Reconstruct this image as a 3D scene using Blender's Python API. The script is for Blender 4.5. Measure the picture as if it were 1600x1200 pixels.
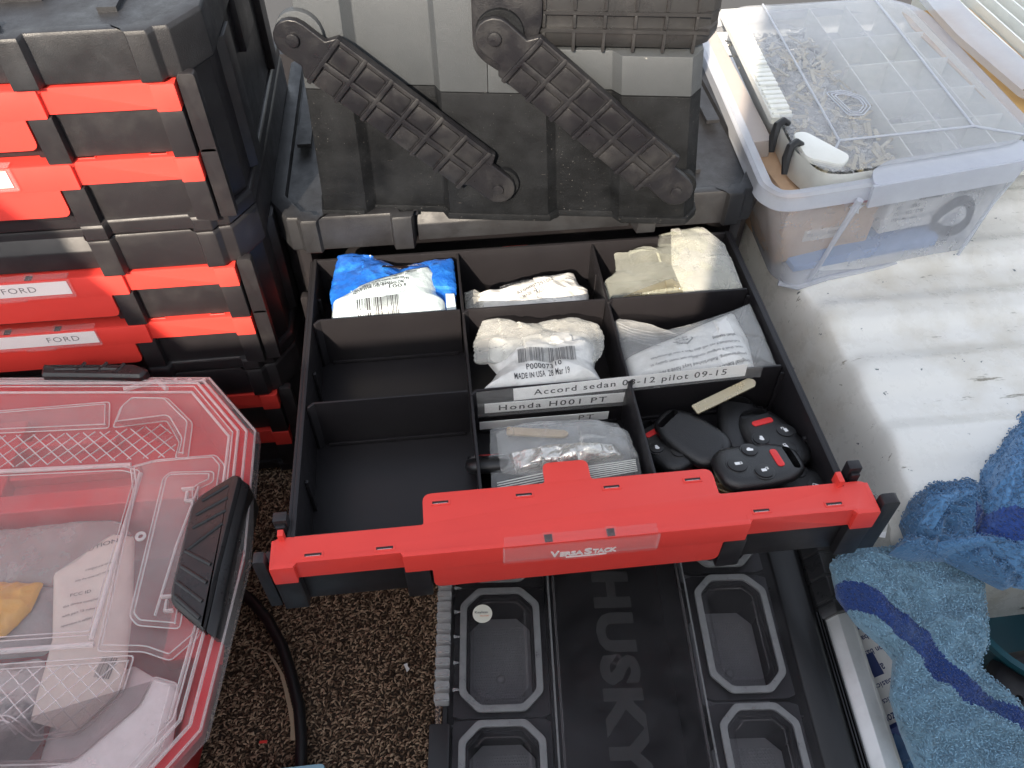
import bpy, bmesh, math, random
import numpy as np
from mathutils import Vector, Matrix, noise
random.seed(7)
R = math.radians
S = 0.01                       # everything below is written in centimetres
scn = bpy.context.scene
for o in list(bpy.data.objects): bpy.data.objects.remove(o)
COL = scn.collection

# ---------------------------------------------------------------- camera
cam = bpy.data.cameras.new('camera'); co = bpy.data.objects.new('camera', cam); COL.objects.link(co)
cam.sensor_width = 36; cam.lens = 1272/1600*36; cam.clip_start = 0.02; cam.clip_end = 200
yaw, pit = R(6.18), R(48.36)
co.location = (12.46*S, -32.25*S, 50.66*S)
co.rotation_euler = (R(90)-pit, 0, -yaw)
scn.camera = co

# ---------------------------------------------------------------- light
SUN_EL, SUN_AZ = 32, 200       # azimuth clockwise from +Y: behind the camera, to its left
w = bpy.data.worlds.new('World'); scn.world = w; w.use_nodes = True
nt = w.node_tree; nt.nodes.clear()
sky = nt.nodes.new('ShaderNodeTexSky'); sky.sky_type = 'NISHITA'; sky.sun_disc = False
sky.sun_elevation = R(SUN_EL); sky.sun_rotation = R(SUN_AZ); sky.air_density = 1.0; sky.dust_density = 2.5
bg = nt.nodes.new('ShaderNodeBackground'); bg.inputs['Strength'].default_value = 0.15
wo = nt.nodes.new('ShaderNodeOutputWorld')
hs = nt.nodes.new('ShaderNodeHueSaturation'); hs.inputs['Saturation'].default_value = .4
nt.links.new(sky.outputs[0], hs.inputs['Color']); nt.links.new(hs.outputs[0], bg.inputs[0]); nt.links.new(bg.outputs[0], wo.inputs[0])
sd = bpy.data.lights.new('sun', 'SUN'); sd.energy = 4.0; sd.angle = R(0.6); sd.color = (1, .86, .69)
so = bpy.data.objects.new('sun', sd); COL.objects.link(so)
to_sun = Vector((math.sin(R(SUN_AZ))*math.cos(R(SUN_EL)), math.cos(R(SUN_AZ))*math.cos(R(SUN_EL)), math.sin(R(SUN_EL))))
so.rotation_euler = to_sun.to_track_quat('Z', 'Y').to_euler(); so.location = (0, 0, 3)
scn.view_settings.view_transform = 'Standard'; scn.view_settings.look = 'None'
scn.view_settings.exposure = 1.45; scn.view_settings.gamma = 1
scn.cycles.max_bounces = 10; scn.cycles.transparent_max_bounces = 24; scn.cycles.diffuse_bounces = 4
scn.cycles.sample_clamp_indirect = 4

# ---------------------------------------------------------------- materials
def _mix(nt, fac, a, b):
    m = nt.nodes.new('ShaderNodeMix'); m.data_type = 'RGBA'
    if isinstance(fac, float): m.inputs[0].default_value = fac
    else: nt.links.new(fac, m.inputs[0])
    for s, v in ((6, a), (7, b)):
        if isinstance(v, tuple): m.inputs[s].default_value = (*v[:3], 1)
        else: nt.links.new(v, m.inputs[s])
    return m.outputs[2]
def _noise(nt, scale, detail=4, rough=.55, dist=0, vec=None, kind='NOISE'):
    n = nt.nodes.new('ShaderNodeTexNoise'); n.inputs['Scale'].default_value = scale
    n.inputs['Detail'].default_value = detail; n.inputs['Roughness'].default_value = rough; n.inputs['Distortion'].default_value = dist
    if vec is None:
        tc = nt.nodes.new('ShaderNodeTexCoord'); vec = tc.outputs['Object']
    nt.links.new(vec, n.inputs['Vector']); return n.outputs['Fac']
def _ramp(nt, fac, p0, p1, v0=0., v1=1.):
    r = nt.nodes.new('ShaderNodeMapRange'); r.inputs[1].default_value = p0; r.inputs[2].default_value = p1
    r.inputs[3].default_value = v0; r.inputs[4].default_value = v1; nt.links.new(fac, r.inputs[0]); return r.outputs[0]
def _bump(nt, h, strength, dist=.001, normal=None):
    b = nt.nodes.new('ShaderNodeBump'); b.inputs['Strength'].default_value = strength; b.inputs['Distance'].default_value = dist
    nt.links.new(h, b.inputs['Height'])
    if normal is not None: nt.links.new(normal, b.inputs['Normal'])
    return b.outputs[0]
def mat(name, col, rough=.5, metal=0, var=None, vscale=60, vlo=.45, vhi=.75, grain=0, gscale=900, bump=0, bscale=80,
        rvar=0, coat=0, spec=.5, speck=None, sheen=0, sub=0, scratch=None):
    m = bpy.data.materials.new(name); m.use_nodes = True; nt = m.node_tree; p = nt.nodes['Principled BSDF']
    p.inputs['Roughness'].default_value = rough; p.inputs['Metallic'].default_value = metal
    p.inputs['Specular IOR Level'].default_value = spec; p.inputs['Coat Weight'].default_value = coat
    if sheen: p.inputs['Sheen Weight'].default_value = sheen
    if sub: p.inputs['Subsurface Weight'].default_value = sub; p.inputs['Subsurface Radius'].default_value = (.01, .01, .01)
    c = tuple(col)
    p.inputs['Base Color'].default_value = (*c, 1)
    out = None
    if var:
        f = _ramp(nt, _noise(nt, vscale, 6, .65), vlo, vhi); out = _mix(nt, f, c, var)
    if scratch:
        tc = nt.nodes.new('ShaderNodeTexCoord'); mp = nt.nodes.new('ShaderNodeMapping')
        mp.inputs['Scale'].default_value = scratch[1]; mp.inputs['Rotation'].default_value = (.3, .2, scratch[4] if len(scratch) > 4 else .5)
        nt.links.new(tc.outputs['Object'], mp.inputs[0])
        f = _ramp(nt, _noise(nt, scratch[2], 5, .7, .4, mp.outputs[0]), scratch[3], scratch[3]+.05)
        out = _mix(nt, f, out if out else c, scratch[0])
    if speck:
        f = _ramp(nt, _noise(nt, speck[1], 3, .6), speck[2], speck[2]+.03); out = _mix(nt, f, out if out else c, speck[0])
    if out: nt.links.new(out, p.inputs['Base Color'])
    nrm = None
    if grain: nrm = _bump(nt, _noise(nt, gscale, 2), grain, .0004)
    if bump: nrm = _bump(nt, _noise(nt, bscale, 5, .6), bump, .004, nrm)
    if nrm: nt.links.new(nrm, p.inputs['Normal'])
    if rvar: nt.links.new(_ramp(nt, _noise(nt, 45, 6, .7), .3, .7, max(.03, rough-rvar), min(1, rough+rvar)), p.inputs['Roughness'])
    return m
def clear(name, tint=(1, 1, 1), body=(.8, .8, .8), haze=.12, rough=.12, var=.0, vscale=40, bump=0, bscale=60, edge=.5, glow=None):
    """see-through plastic: transparent + hazy glossy skin"""
    m = bpy.data.materials.new(name); m.use_nodes = True; nt = m.node_tree; p = nt.nodes['Principled BSDF']
    p.inputs['Base Color'].default_value = (*body, 1); p.inputs['Roughness'].default_value = rough
    tr = nt.nodes.new('ShaderNodeBsdfTransparent'); tr.inputs[0].default_value = (*tint, 1)
    lw = nt.nodes.new('ShaderNodeLayerWeight'); lw.inputs['Blend'].default_value = .35
    mx = nt.nodes.new('ShaderNodeMixShader')
    ad = nt.nodes.new('ShaderNodeMath'); ad.operation = 'MULTIPLY_ADD'; ad.use_clamp = True
    nt.links.new(lw.outputs['Facing'], ad.inputs[0]); ad.inputs[1].default_value = edge; ad.inputs[2].default_value = haze
    f = ad.outputs[0]
    if var:
        a2 = nt.nodes.new('ShaderNodeMath'); a2.operation = 'ADD'; a2.use_clamp = True
        nt.links.new(f, a2.inputs[0]); nt.links.new(_ramp(nt, _noise(nt, vscale, 6, .7), .35, .75, -var*.3, var), a2.inputs[1]); f = a2.outputs[0]
    nt.links.new(f, mx.inputs[0]); nt.links.new(tr.outputs[0], mx.inputs[1]); nt.links.new(p.outputs[0], mx.inputs[2])
    if bump: 
        b = _bump(nt, _noise(nt, bscale, 5, .6, .6), bump, .003); nt.links.new(b, p.inputs['Normal'])
    nt.links.new(mx.outputs[0], nt.nodes['Material Output'].inputs[0]); return m

M = {}
M['black'] = mat('black_plastic', (.016, .0145, .0165), .4, spec=.4, grain=.35, gscale=1800, rvar=.08, var=(.04, .038, .038), vscale=25, vlo=.5, vhi=.9)
M['tray'] = mat('drawer_black', (.014, .0128, .0145), .38, spec=.4, grain=.25, gscale=2500, rvar=.08, speck=((.12, .12, .12), 900, .8))
M['dusty'] = mat('dusty_black_plastic', (.016, .016, .018), .46, spec=.35, grain=.5, gscale=1100, rvar=.14, var=(.032, .034, .038), vscale=24, vlo=.42, vhi=.85,
                 speck=((.3, .29, .27), 700, .79), scratch=((.16, .15, .14), (1, 30, 6), 26, .72))
M['dirty'] = mat('dirty_black_plastic', (.0035, .004, .0048), .62, spec=.12, grain=1, gscale=800, rvar=.15, var=(.015, .0165, .019), vscale=22, vlo=.35, vhi=.8,
                 speck=((.22, .21, .2), 700, .7), scratch=((.2, .185, .165), (1, 8, 14), 22, .7))
M['silver'] = mat('silver_grey_paint', (.062, .068, .074), .45, metal=.2, spec=.3, grain=.8, gscale=2200, rvar=.1, var=(.05, .056, .062), vscale=20, vlo=.4, vhi=.9,
                  scratch=((.4, .39, .36), (1, 14, 3), 24, .72))
M['arm'] = mat('arm_black_plastic', (.009, .009, .011), .4, spec=.35, grain=.5, gscale=1000, rvar=.16, var=(.024, .024, .025), vscale=45, vlo=.45, vhi=.85,
               scratch=((.2, .19, .17), (3, 20, 6), 22, .73), speck=((.25, .23, .2), 420, .78))
M['red'] = mat('red_plastic', (.76, .057, .044), .38, grain=.12, gscale=2200, rvar=.06, var=(.72, .052, .042), vscale=12)
M['redbin'] = mat('red_bin_plastic', (.6, .02, .03), .4, grain=.12, gscale=2200)
M['slot'] = mat('slot_shadow_plastic', (.03, .008, .008), .4)
M['metal'] = mat('bright_metal', (.7, .68, .64), .28, metal=1, rvar=.1)
M['zinc'] = mat('rail_metal', (.55, .56, .55), .35, metal=1)
M['alu'] = mat('brushed_aluminium', (.72, .72, .7), .38, metal=.55, rvar=.1, var=(.5, .5, .48), vscale=14, scratch=((.8, .8, .78), (1, 1, 30), 30, .7), speck=((.2, .2, .2), 400, .8))
M['brass'] = mat('nickel_brass', (.62, .53, .36), .3, metal=.9, rvar=.08, scratch=((.8, .72, .55), (30, 3, 3), 40, .62))
M['paper'] = mat('white_paper', (.86, .86, .85), .6, bump=.1, bscale=60)
M['ink'] = mat('black_ink', (.03, .03, .035), .6)
M['inkgrey'] = mat('faded_ink', (.16, .16, .16), .6)
M['inkblue'] = mat('navy_ink', (.02, .04, .16), .5)
M['white'] = mat('white_print', (.85, .83, .8), .45)
M['bagpaper'] = mat('white_padded_poly', (.62, .62, .6), .35, var=(.5, .49, .46), vscale=50, bump=.22, bscale=220, coat=.25, rvar=.1)
M['bagcool'] = mat('white_printed_poly', (.5, .58, .6), .22, bump=.35, bscale=90, coat=.4)
M['bagblue'] = mat('blue_printed_poly', (.012, .1, .42), .22, var=(.03, .2, .6), vscale=55, vlo=.5, vhi=.7, bump=.5, bscale=110, coat=.6)
M['poly'] = clear('clear_poly_bag', (1, 1, 1), (.7, .71, .7), .1, .08, .08, 60, .5, 140, .4)
M['polymilk'] = clear('milky_poly_bag', (1, 1, .98), (.62, .62, .59), .24, .12, .1, 50, .25, 160, .4)
M['polywarm'] = clear('shiny_poly_bag', (1, 1, .95), (.7, .72, .66), .05, .05, .08, 26, .6, 90, .4)
M['zip'] = clear('zip_strip', (1, 1, 1), (.55, .56, .56), .15, .1, .06, 80, .3, 90, .3)
M['tape'] = clear('clear_tape', (1, 1, 1), (.7, .7, .7), .05, .08, .05, 60, .3, 60, .15)
M['knuckle'] = clear('clear_hinge_plastic', (1, 1, 1), (.6, .6, .6), .22, .06, 0, 40, .1, 200, .8)
M['holder'] = clear('clear_label_holder', (1, .98, .98), (.8, .77, .77), .01, .04, 0, 40, .1, 200, .22)
M['foil'] = mat('crinkled_silver_foil', (.75, .72, .66), .16, metal=.85, bump=.3, bscale=150)
M['fob'] = mat('key_fob_plastic', (.011, .011, .012), .3, grain=.8, gscale=1500, spec=.6)
M['rubber'] = mat('button_rubber', (.014, .014, .015), .42)
M['panic'] = mat('panic_red', (.7, .03, .03), .45)
M['icon'] = mat('icon_white', (.8, .8, .8), .5)
M['frost'] = clear('frosted_tub_plastic', (.97, .98, 1), (.58, .6, .65), .26, .25, .1, 14, .15, 40, .35)
M['rim'] = clear('frosted_rim_plastic', (.95, .97, 1), (.6, .62, .67), .44, .26, .06, 20, .1, 60, .3)
M['caselid'] = clear('scuffed_case_lid', (1, 1, 1), (.5, .51, .52), .13, .1, .2, 9, .12, 40, .35)
M['casewhite'] = clear('white_translucent_plastic', (1, 1, .98), (.82, .83, .78), .62, .25, .1, 20)
M['card'] = mat('brown_cardboard', (.5, .34, .22), .8, var=(.42, .27, .17), vscale=30, bump=.15, bscale=60)
M['cardpale'] = mat('pale_cardboard', (.44, .4, .38), .8, var=(.4, .36, .34), vscale=12)
M['kraft'] = mat('orange_kraft', (.5, .3, .1), .8, var=(.42, .24, .08), vscale=30)
M['redlid'] = clear('clear_organizer_lid', (1, .97, .97), (.6, .56, .55), .05, .1, .08, 14, .1, 30, .4)
M['redridge'] = clear('clear_lid_ridge', (1, .97, .97), (.8, .74, .73), .26, .1, .1, 30, .1, 60, .6)
M['smoke'] = clear('smoky_organizer_lid', (.93, .92, .93), (.13, .125, .13), .045, .1, .1, 20, .08, 60, .25)
M['smokeridge'] = clear('frosted_lid_ridge', (.9, .9, .9), (.3, .3, .3), .5, .35, .15, 80, .3, 900, .2)
M['emboss'] = clear('frosted_lettering', (.9, .9, .9), (.13, .125, .125), .13, .45, .08, 200, .4, 1500, .1)
M['bin'] = mat('grey_bin_plastic', (.4, .405, .41), .5, grain=.2)
M['van'] = mat('dirty_white_van_paint', (.8, .79, .74), .3, rvar=.14, var=(.55, .5, .4), vscale=8, vlo=.48, vhi=.78,
               scratch=((.28, .26, .21), (2.5, 14, 8), 7, .65, -.1), speck=((.09, .11, .12), 75, .7), coat=.2)
M['carpet'] = mat('brown_carpet_base', (.05, .035, .025), .95)
def carpet_tuft():
    m = bpy.data.materials.new('carpet_yarn'); m.use_nodes = True; nt = m.node_tree; p = nt.nodes['Principled BSDF']; p.inputs['Roughness'].default_value = .95
    g = nt.nodes.new('ShaderNodeNewGeometry')
    cr = nt.nodes.new('ShaderNodeValToRGB'); nt.links.new(g.outputs['Random Per Island'], cr.inputs[0])
    e = cr.color_ramp.elements; e[0].color = (.045, .028, .019, 1); e[1].color = (.6, .44, .3, 1)
    x = cr.color_ramp.elements.new(.5); x.color = (.25, .168, .112, 1)
    nt.links.new(cr.outputs[0], p.inputs['Base Color']); p.inputs['Specular IOR Level'].default_value = .2
    return m
M['yarn'] = carpet_tuft()
def terry(name, a, b):
    m = bpy.data.materials.new(name); m.use_nodes = True; nt = m.node_tree; p = nt.nodes['Principled BSDF']; p.inputs['Roughness'].default_value = .95
    p.inputs['Specular IOR Level'].default_value = .1; p.inputs['Sheen Weight'].default_value = .3
    f = _ramp(nt, _noise(nt, 22, 6, .7), .5, .75); c = _mix(nt, f, a, b)
    c = _mix(nt, _ramp(nt, _noise(nt, 9, 4, .6), .66, .8, 0, .8), c, (.1, .1, .08))
    g = nt.nodes.new('ShaderNodeNewGeometry'); k = _ramp(nt, g.outputs['Random Per Island'], 0, 1, .55, 1.25)
    v = nt.nodes.new('ShaderNodeVectorMath'); v.operation = 'SCALE'; nt.links.new(c, v.inputs[0]); nt.links.new(k, v.inputs['Scale'])
    nt.links.new(v.outputs[0], p.inputs['Base Color']); nt.links.new(_bump(nt, _noise(nt, 500, 2), .8, .002), p.inputs['Normal']); return m
M['towel'] = terry('light_blue_terry', (.24, .41, .54), (.19, .32, .4))
M['towel2'] = terry('mid_blue_terry', (.11, .25, .45), (.09, .2, .36))
M['stripe'] = terry('royal_blue_terry', (.035, .075, .26), (.1, .16, .32))
M['cable'] = mat('black_rubber_cable', (.01, .01, .011), .5)
M['tan'] = mat('tan_strap', (.36, .28, .19), .8)
M['teal'] = mat('dark_teal_plastic', (.01, .07, .095), .4, var=(.015, .095, .12), vscale=20, scratch=((.3, .25, .2), (5, 5, 20), 14, .7))
M['yellow'] = mat('yellow_poly', (.75, .42, .03), .4, bump=.5, bscale=60)
M['navy'] = mat('navy_cloth', (.02, .06, .13), .9, bump=.5, bscale=200)
M['lblue'] = mat('pale_blue_card', (.35, .62, .75), .5)
M['rib'] = mat('ribbed_black_plastic', (.02, .02, .021), .32, grain=.3, gscale=1500, rvar=.1, spec=.45, var=(.035, .034, .034), vscale=60, vlo=.5, vhi=.9)

# ---------------------------------------------------------------- builders
class MB:
    """collects shapes (cm) and links them as ONE mesh object"""
    def __init__(s): s.bm = bmesh.new()
    def _tf(s, vs, mt):
        if mt is not None: bmesh.ops.transform(s.bm, matrix=mt, verts=vs)
        return vs
    def box(s, x0, x1, y0, y1, z0, z1, mt=None):
        v = [s.bm.verts.new(p) for p in ((x0, y0, z0), (x1, y0, z0), (x1, y1, z0), (x0, y1, z0), (x0, y0, z1), (x1, y0, z1), (x1, y1, z1), (x0, y1, z1))]
        for f in ((3, 2, 1, 0), (4, 5, 6, 7), (0, 1, 5, 4), (1, 2, 6, 5), (2, 3, 7, 6), (3, 0, 4, 7)): s.bm.faces.new([v[i] for i in f])
        s._tf(v, mt); return s
    def prism(s, pts, a, b, axis='z', mt=None):
        """pts = outline in the plane across `axis`, extruded from a to b"""
        def P(p, h): return {'z': (p[0], p[1], h), 'y': (p[0], h, p[1]), 'x': (h, p[0], p[1])}[axis]
        lo = [s.bm.verts.new(P(p, a)) for p in pts]; hi = [s.bm.verts.new(P(p, b)) for p in pts]; n = len(pts)
        fs = [s.bm.faces.new(lo), s.bm.faces.new(hi[::-1])]
        for i in range(n): fs.append(s.bm.faces.new([lo[i], hi[i], hi[(i+1) % n], lo[(i+1) % n]]))
        s._tf(lo+hi, mt); bmesh.ops.recalc_face_normals(s.bm, faces=fs); return s
    def loft(s, rings, close=True, cap=True, loop=True, mt=None):
        vs = [[s.bm.verts.new(p) for p in r] for r in rings]; n = len(rings[0]); fs = []
        for k in range(len(rings)-1):
            for i in range(n if loop else n-1):
                j = (i+1) % n; fs.append(s.bm.faces.new([vs[k][i], vs[k][j], vs[k+1][j], vs[k+1][i]]))
        if cap and loop: fs.append(s.bm.faces.new(vs[0][::-1])); fs.append(s.bm.faces.new(vs[-1]))
        for r in vs: s._tf(r, mt)
        bmesh.ops.recalc_face_normals(s.bm, faces=fs); return s
    def tube(s, pts, r, n=10, mt=None, flat=1):
        pts = [Vector(p) for p in pts]; rings = []
        for i, p in enumerate(pts):
            t = (pts[min(i+1, len(pts)-1)]-pts[max(i-1, 0)]).normalized()
            a = t.cross(Vector((0, 0, 1)))
            if a.length < .05: a = t.cross(Vector((0, 1, 0)))
            a.normalize(); b = a.cross(t); rr = r[i] if isinstance(r, (list, tuple)) else r
            rings.append([p+a*math.cos(q*2*math.pi/n)*rr+b*math.sin(q*2*math.pi/n)*rr*flat for q in range(n)])
        return s.loft(rings, mt=mt)
    def cyl(s, c, r, h, n=24, axis='z', mt=None, r2=None):
        r2 = r if r2 is None else r2; x, y, z = c; rings = []
        for k, rr in ((0, r), (h, r2)):
            rings.append([{'z': (x+rr*math.cos(t), y+rr*math.sin(t), z+k), 'y': (x+rr*math.cos(t), y+k, z+rr*math.sin(t)), 'x': (x+k, y+rr*math.cos(t), z+rr*math.sin(t))}[axis] for t in [i*2*math.pi/n for i in range(n)]])
        return s.loft(rings, mt=mt)
    def ring(s, outer, inner, z0, z1, mt=None):
        """flat ring between two outlines with the same number of points"""
        n = len(outer); L = lambda pts, z: [s.bm.verts.new((p[0], p[1], z)) for p in pts]
        a, b, c, d = L(outer, z0), L(outer, z1), L(inner, z1), L(inner, z0); fs = []
        for i in range(n):
            j = (i+1) % n
            for p, q in ((a, b), (b, c), (c, d), (d, a)): fs.append(s.bm.faces.new([p[i], p[j], q[j], q[i]]))
        s._tf(a+b+c+d, mt); bmesh.ops.recalc_face_normals(s.bm, faces=fs); return s
    def add(s, verts, faces, mt=None):
        v = [s.bm.verts.new(p) for p in verts]
        for f in faces:
            try: s.bm.faces.new([v[i] for i in f])
            except ValueError: pass
        s._tf(v, mt); return s
    def build(s, name, m, parent=None, bevel=0, seg=2, smooth=35, mt=None, org=None, union=False):
        bm = s.bm
        if mt is not None: bmesh.ops.transform(bm, matrix=mt, verts=bm.verts)
        if org is not None: bmesh.ops.translate(bm, vec=-Vector(org), verts=bm.verts)
        if bevel:
            ed = [e for e in bm.edges if e.is_manifold and e.calc_face_angle(0) > R(24)]
            bmesh.ops.bevel(bm, geom=ed, offset=bevel, segments=seg, profile=.6, affect='EDGES', clamp_overlap=True)
        bmesh.ops.scale(bm, vec=(S, S, S), verts=bm.verts)
        me = bpy.data.meshes.new(name); bm.to_mesh(me); bm.free()
        me.polygons.foreach_set('use_smooth', [True]*len(me.polygons)); me.set_sharp_from_angle(angle=R(smooth))
        me.materials.append(M[m] if isinstance(m, str) else m)
        o = bpy.data.objects.new(name, me); COL.objects.link(o)
        if parent is not None: o.parent = parent
        elif org is not None: o.location = Vector(org)*S
        return o

def union(mbs):
    """boolean union of several closed shapes, returned as one MB"""
    obs = []
    for m in mbs:
        me = bpy.data.meshes.new('tmp'); m.bm.to_mesh(me); m.bm.free(); o = bpy.data.objects.new('tmp', me); COL.objects.link(o); obs.append(o)
    for o in obs[1:]:
        b = obs[0].modifiers.new('b', 'BOOLEAN'); b.operation = 'UNION'; b.solver = 'EXACT'; b.object = o
    bpy.context.view_layer.update()
    me = bpy.data.meshes.new_from_object(obs[0].evaluated_get(bpy.context.evaluated_depsgraph_get()))
    r = MB(); r.bm.from_mesh(me)
    for o in obs: bpy.data.objects.remove(o)
    bmesh.ops.remove_doubles(r.bm, verts=r.bm.verts, dist=.002)
    bmesh.ops.dissolve_limit(r.bm, angle_limit=R(2), verts=r.bm.verts, edges=r.bm.edges)
    return r
def frame(O, X=(1, 0, 0), Y=(0, 1, 0)):
    X = Vector(X).normalized(); Y = Vector(Y); Z = X.cross(Y).normalized(); Y = Z.cross(X)
    m = Matrix.Identity(4)
    for i, c in enumerate((X, Y, Z)):
        for k in range(3): m[k][i] = c[k]
    for k in range(3): m[k][3] = O[k]
    return m
def thing(name, label, cat, loc, group=None):
    o = bpy.data.objects.new(name, None); COL.objects.link(o); o.empty_display_size = .02
    o.location = Vector(loc)*S; o['label'] = label; o['category'] = cat
    if group: o['group'] = group
    return o
def tag(o, label=None, cat=None, group=None, kind=None):
    for k, v in (('label', label), ('category', cat), ('group', group), ('kind', kind)):
        if v: o[k] = v
    return o
def W(o): return tuple(c/S for c in o.location)
def rpoly(pts, r, n=4):
    """round the corners of a polygon; r a number or one per corner"""
    out = []; N = len(pts)
    for i in range(N):
        p = Vector(pts[i][:2]); a = Vector(pts[i-1][:2]); b = Vector(pts[(i+1) % N][:2]); rr = r[i] if isinstance(r, (list, tuple)) else r
        da, db = (a-p), (b-p); k = min(rr, da.length*.48, db.length*.48)
        if k < 1e-4: out.append(tuple(p)); continue
        A = p+da.normalized()*k; B = p+db.normalized()*k
        for t in [j/n for j in range(n+1)]: out.append(tuple(A*(1-t)**2+p*2*t*(1-t)+B*t*t))
    return out
def rrect(x0, x1, y0, y1, r, n=4): return rpoly([(x0, y0), (x1, y0), (x1, y1), (x0, y1)], r, n)
def chrect(x0, x1, y0, y1, c): return [(x0+c, y0), (x1-c, y0), (x1, y0+c), (x1, y1-c), (x1-c, y1), (x0+c, y1), (x0, y1-c), (x0, y0+c)]
def inset(poly, d):
    cx = sum(p[0] for p in poly)/len(poly); cy = sum(p[1] for p in poly)/len(poly); N = len(poly); out = []
    for i in range(N):
        a, p, b = Vector(poly[i-1]), Vector(poly[i]), Vector(poly[(i+1) % N])
        e1 = (p-a); e2 = (b-p)
        if e1.length < 1e-6 or e2.length < 1e-6: out.append(tuple(p)); continue
        n1 = Vector((-e1.y, e1.x)).normalized(); n2 = Vector((-e2.y, e2.x)).normalized(); m = n1+n2
        if m.length < 1e-3: m = n1
        m = m/m.length**2*2; 
        if m.length > 2: m = m.normalized()*2
        out.append(tuple(p+m*d))
    return out        # inward for counter-clockwise polygons

def text_geo(s, size=1, spacing=1, extrude=0, align='LEFT', bold=0, shear=0):
    cu = bpy.data.curves.new('t', 'FONT'); cu.body = s; cu.size = size; cu.space_character = spacing; cu.extrude = extrude
    cu.align_x = align; cu.offset = bold; cu.shear = shear; cu.resolution_u = 3
    o = bpy.data.objects.new('t', cu); COL.objects.link(o); bpy.context.view_layer.update()
    me = bpy.data.meshes.new_from_object(o.evaluated_get(bpy.context.evaluated_depsgraph_get()))
    v = [tuple(x.co) for x in me.vertices]; f = [tuple(p.vertices) for p in me.polygons]
    bpy.data.objects.remove(o); bpy.data.curves.remove(cu); bpy.data.meshes.remove(me); return v, f
def text_fit(s, width, height, spacing=1, extrude=0, bold=0, shear=0):
    """text scaled to width x height, lower left corner at 0,0"""
    v, f = text_geo(s, 1, spacing, extrude, bold=bold, shear=shear); xs = [p[0] for p in v]; ys = [p[1] for p in v]
    x0, x1, y0, y1 = min(xs), max(xs), min(ys), max(ys)
    return [((p[0]-x0)/(x1-x0)*width, (p[1]-y0)/(y1-y0)*height, p[2]) for p in v], f
def barcode(w, h, seed=1, n=30):
    r = random.Random(seed); x = 0; v = []; f = []
    ws = [(r.choice((1, 1, 2, 3)), r.choice((1, 1, 2))) for _ in range(n)]; tot = sum(a+b for a, b in ws)
    for a, b in ws:
        x0, x1 = x/tot*w, (x+a)/tot*w; k = len(v)
        for j in range(5): v += [(x0, h*j/4, 0), (x1, h*j/4, 0)]
        f += [(k+2*j, k+2*j+1, k+2*j+3, k+2*j+2) for j in range(4)]; x += a+b
    return v, f

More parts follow.
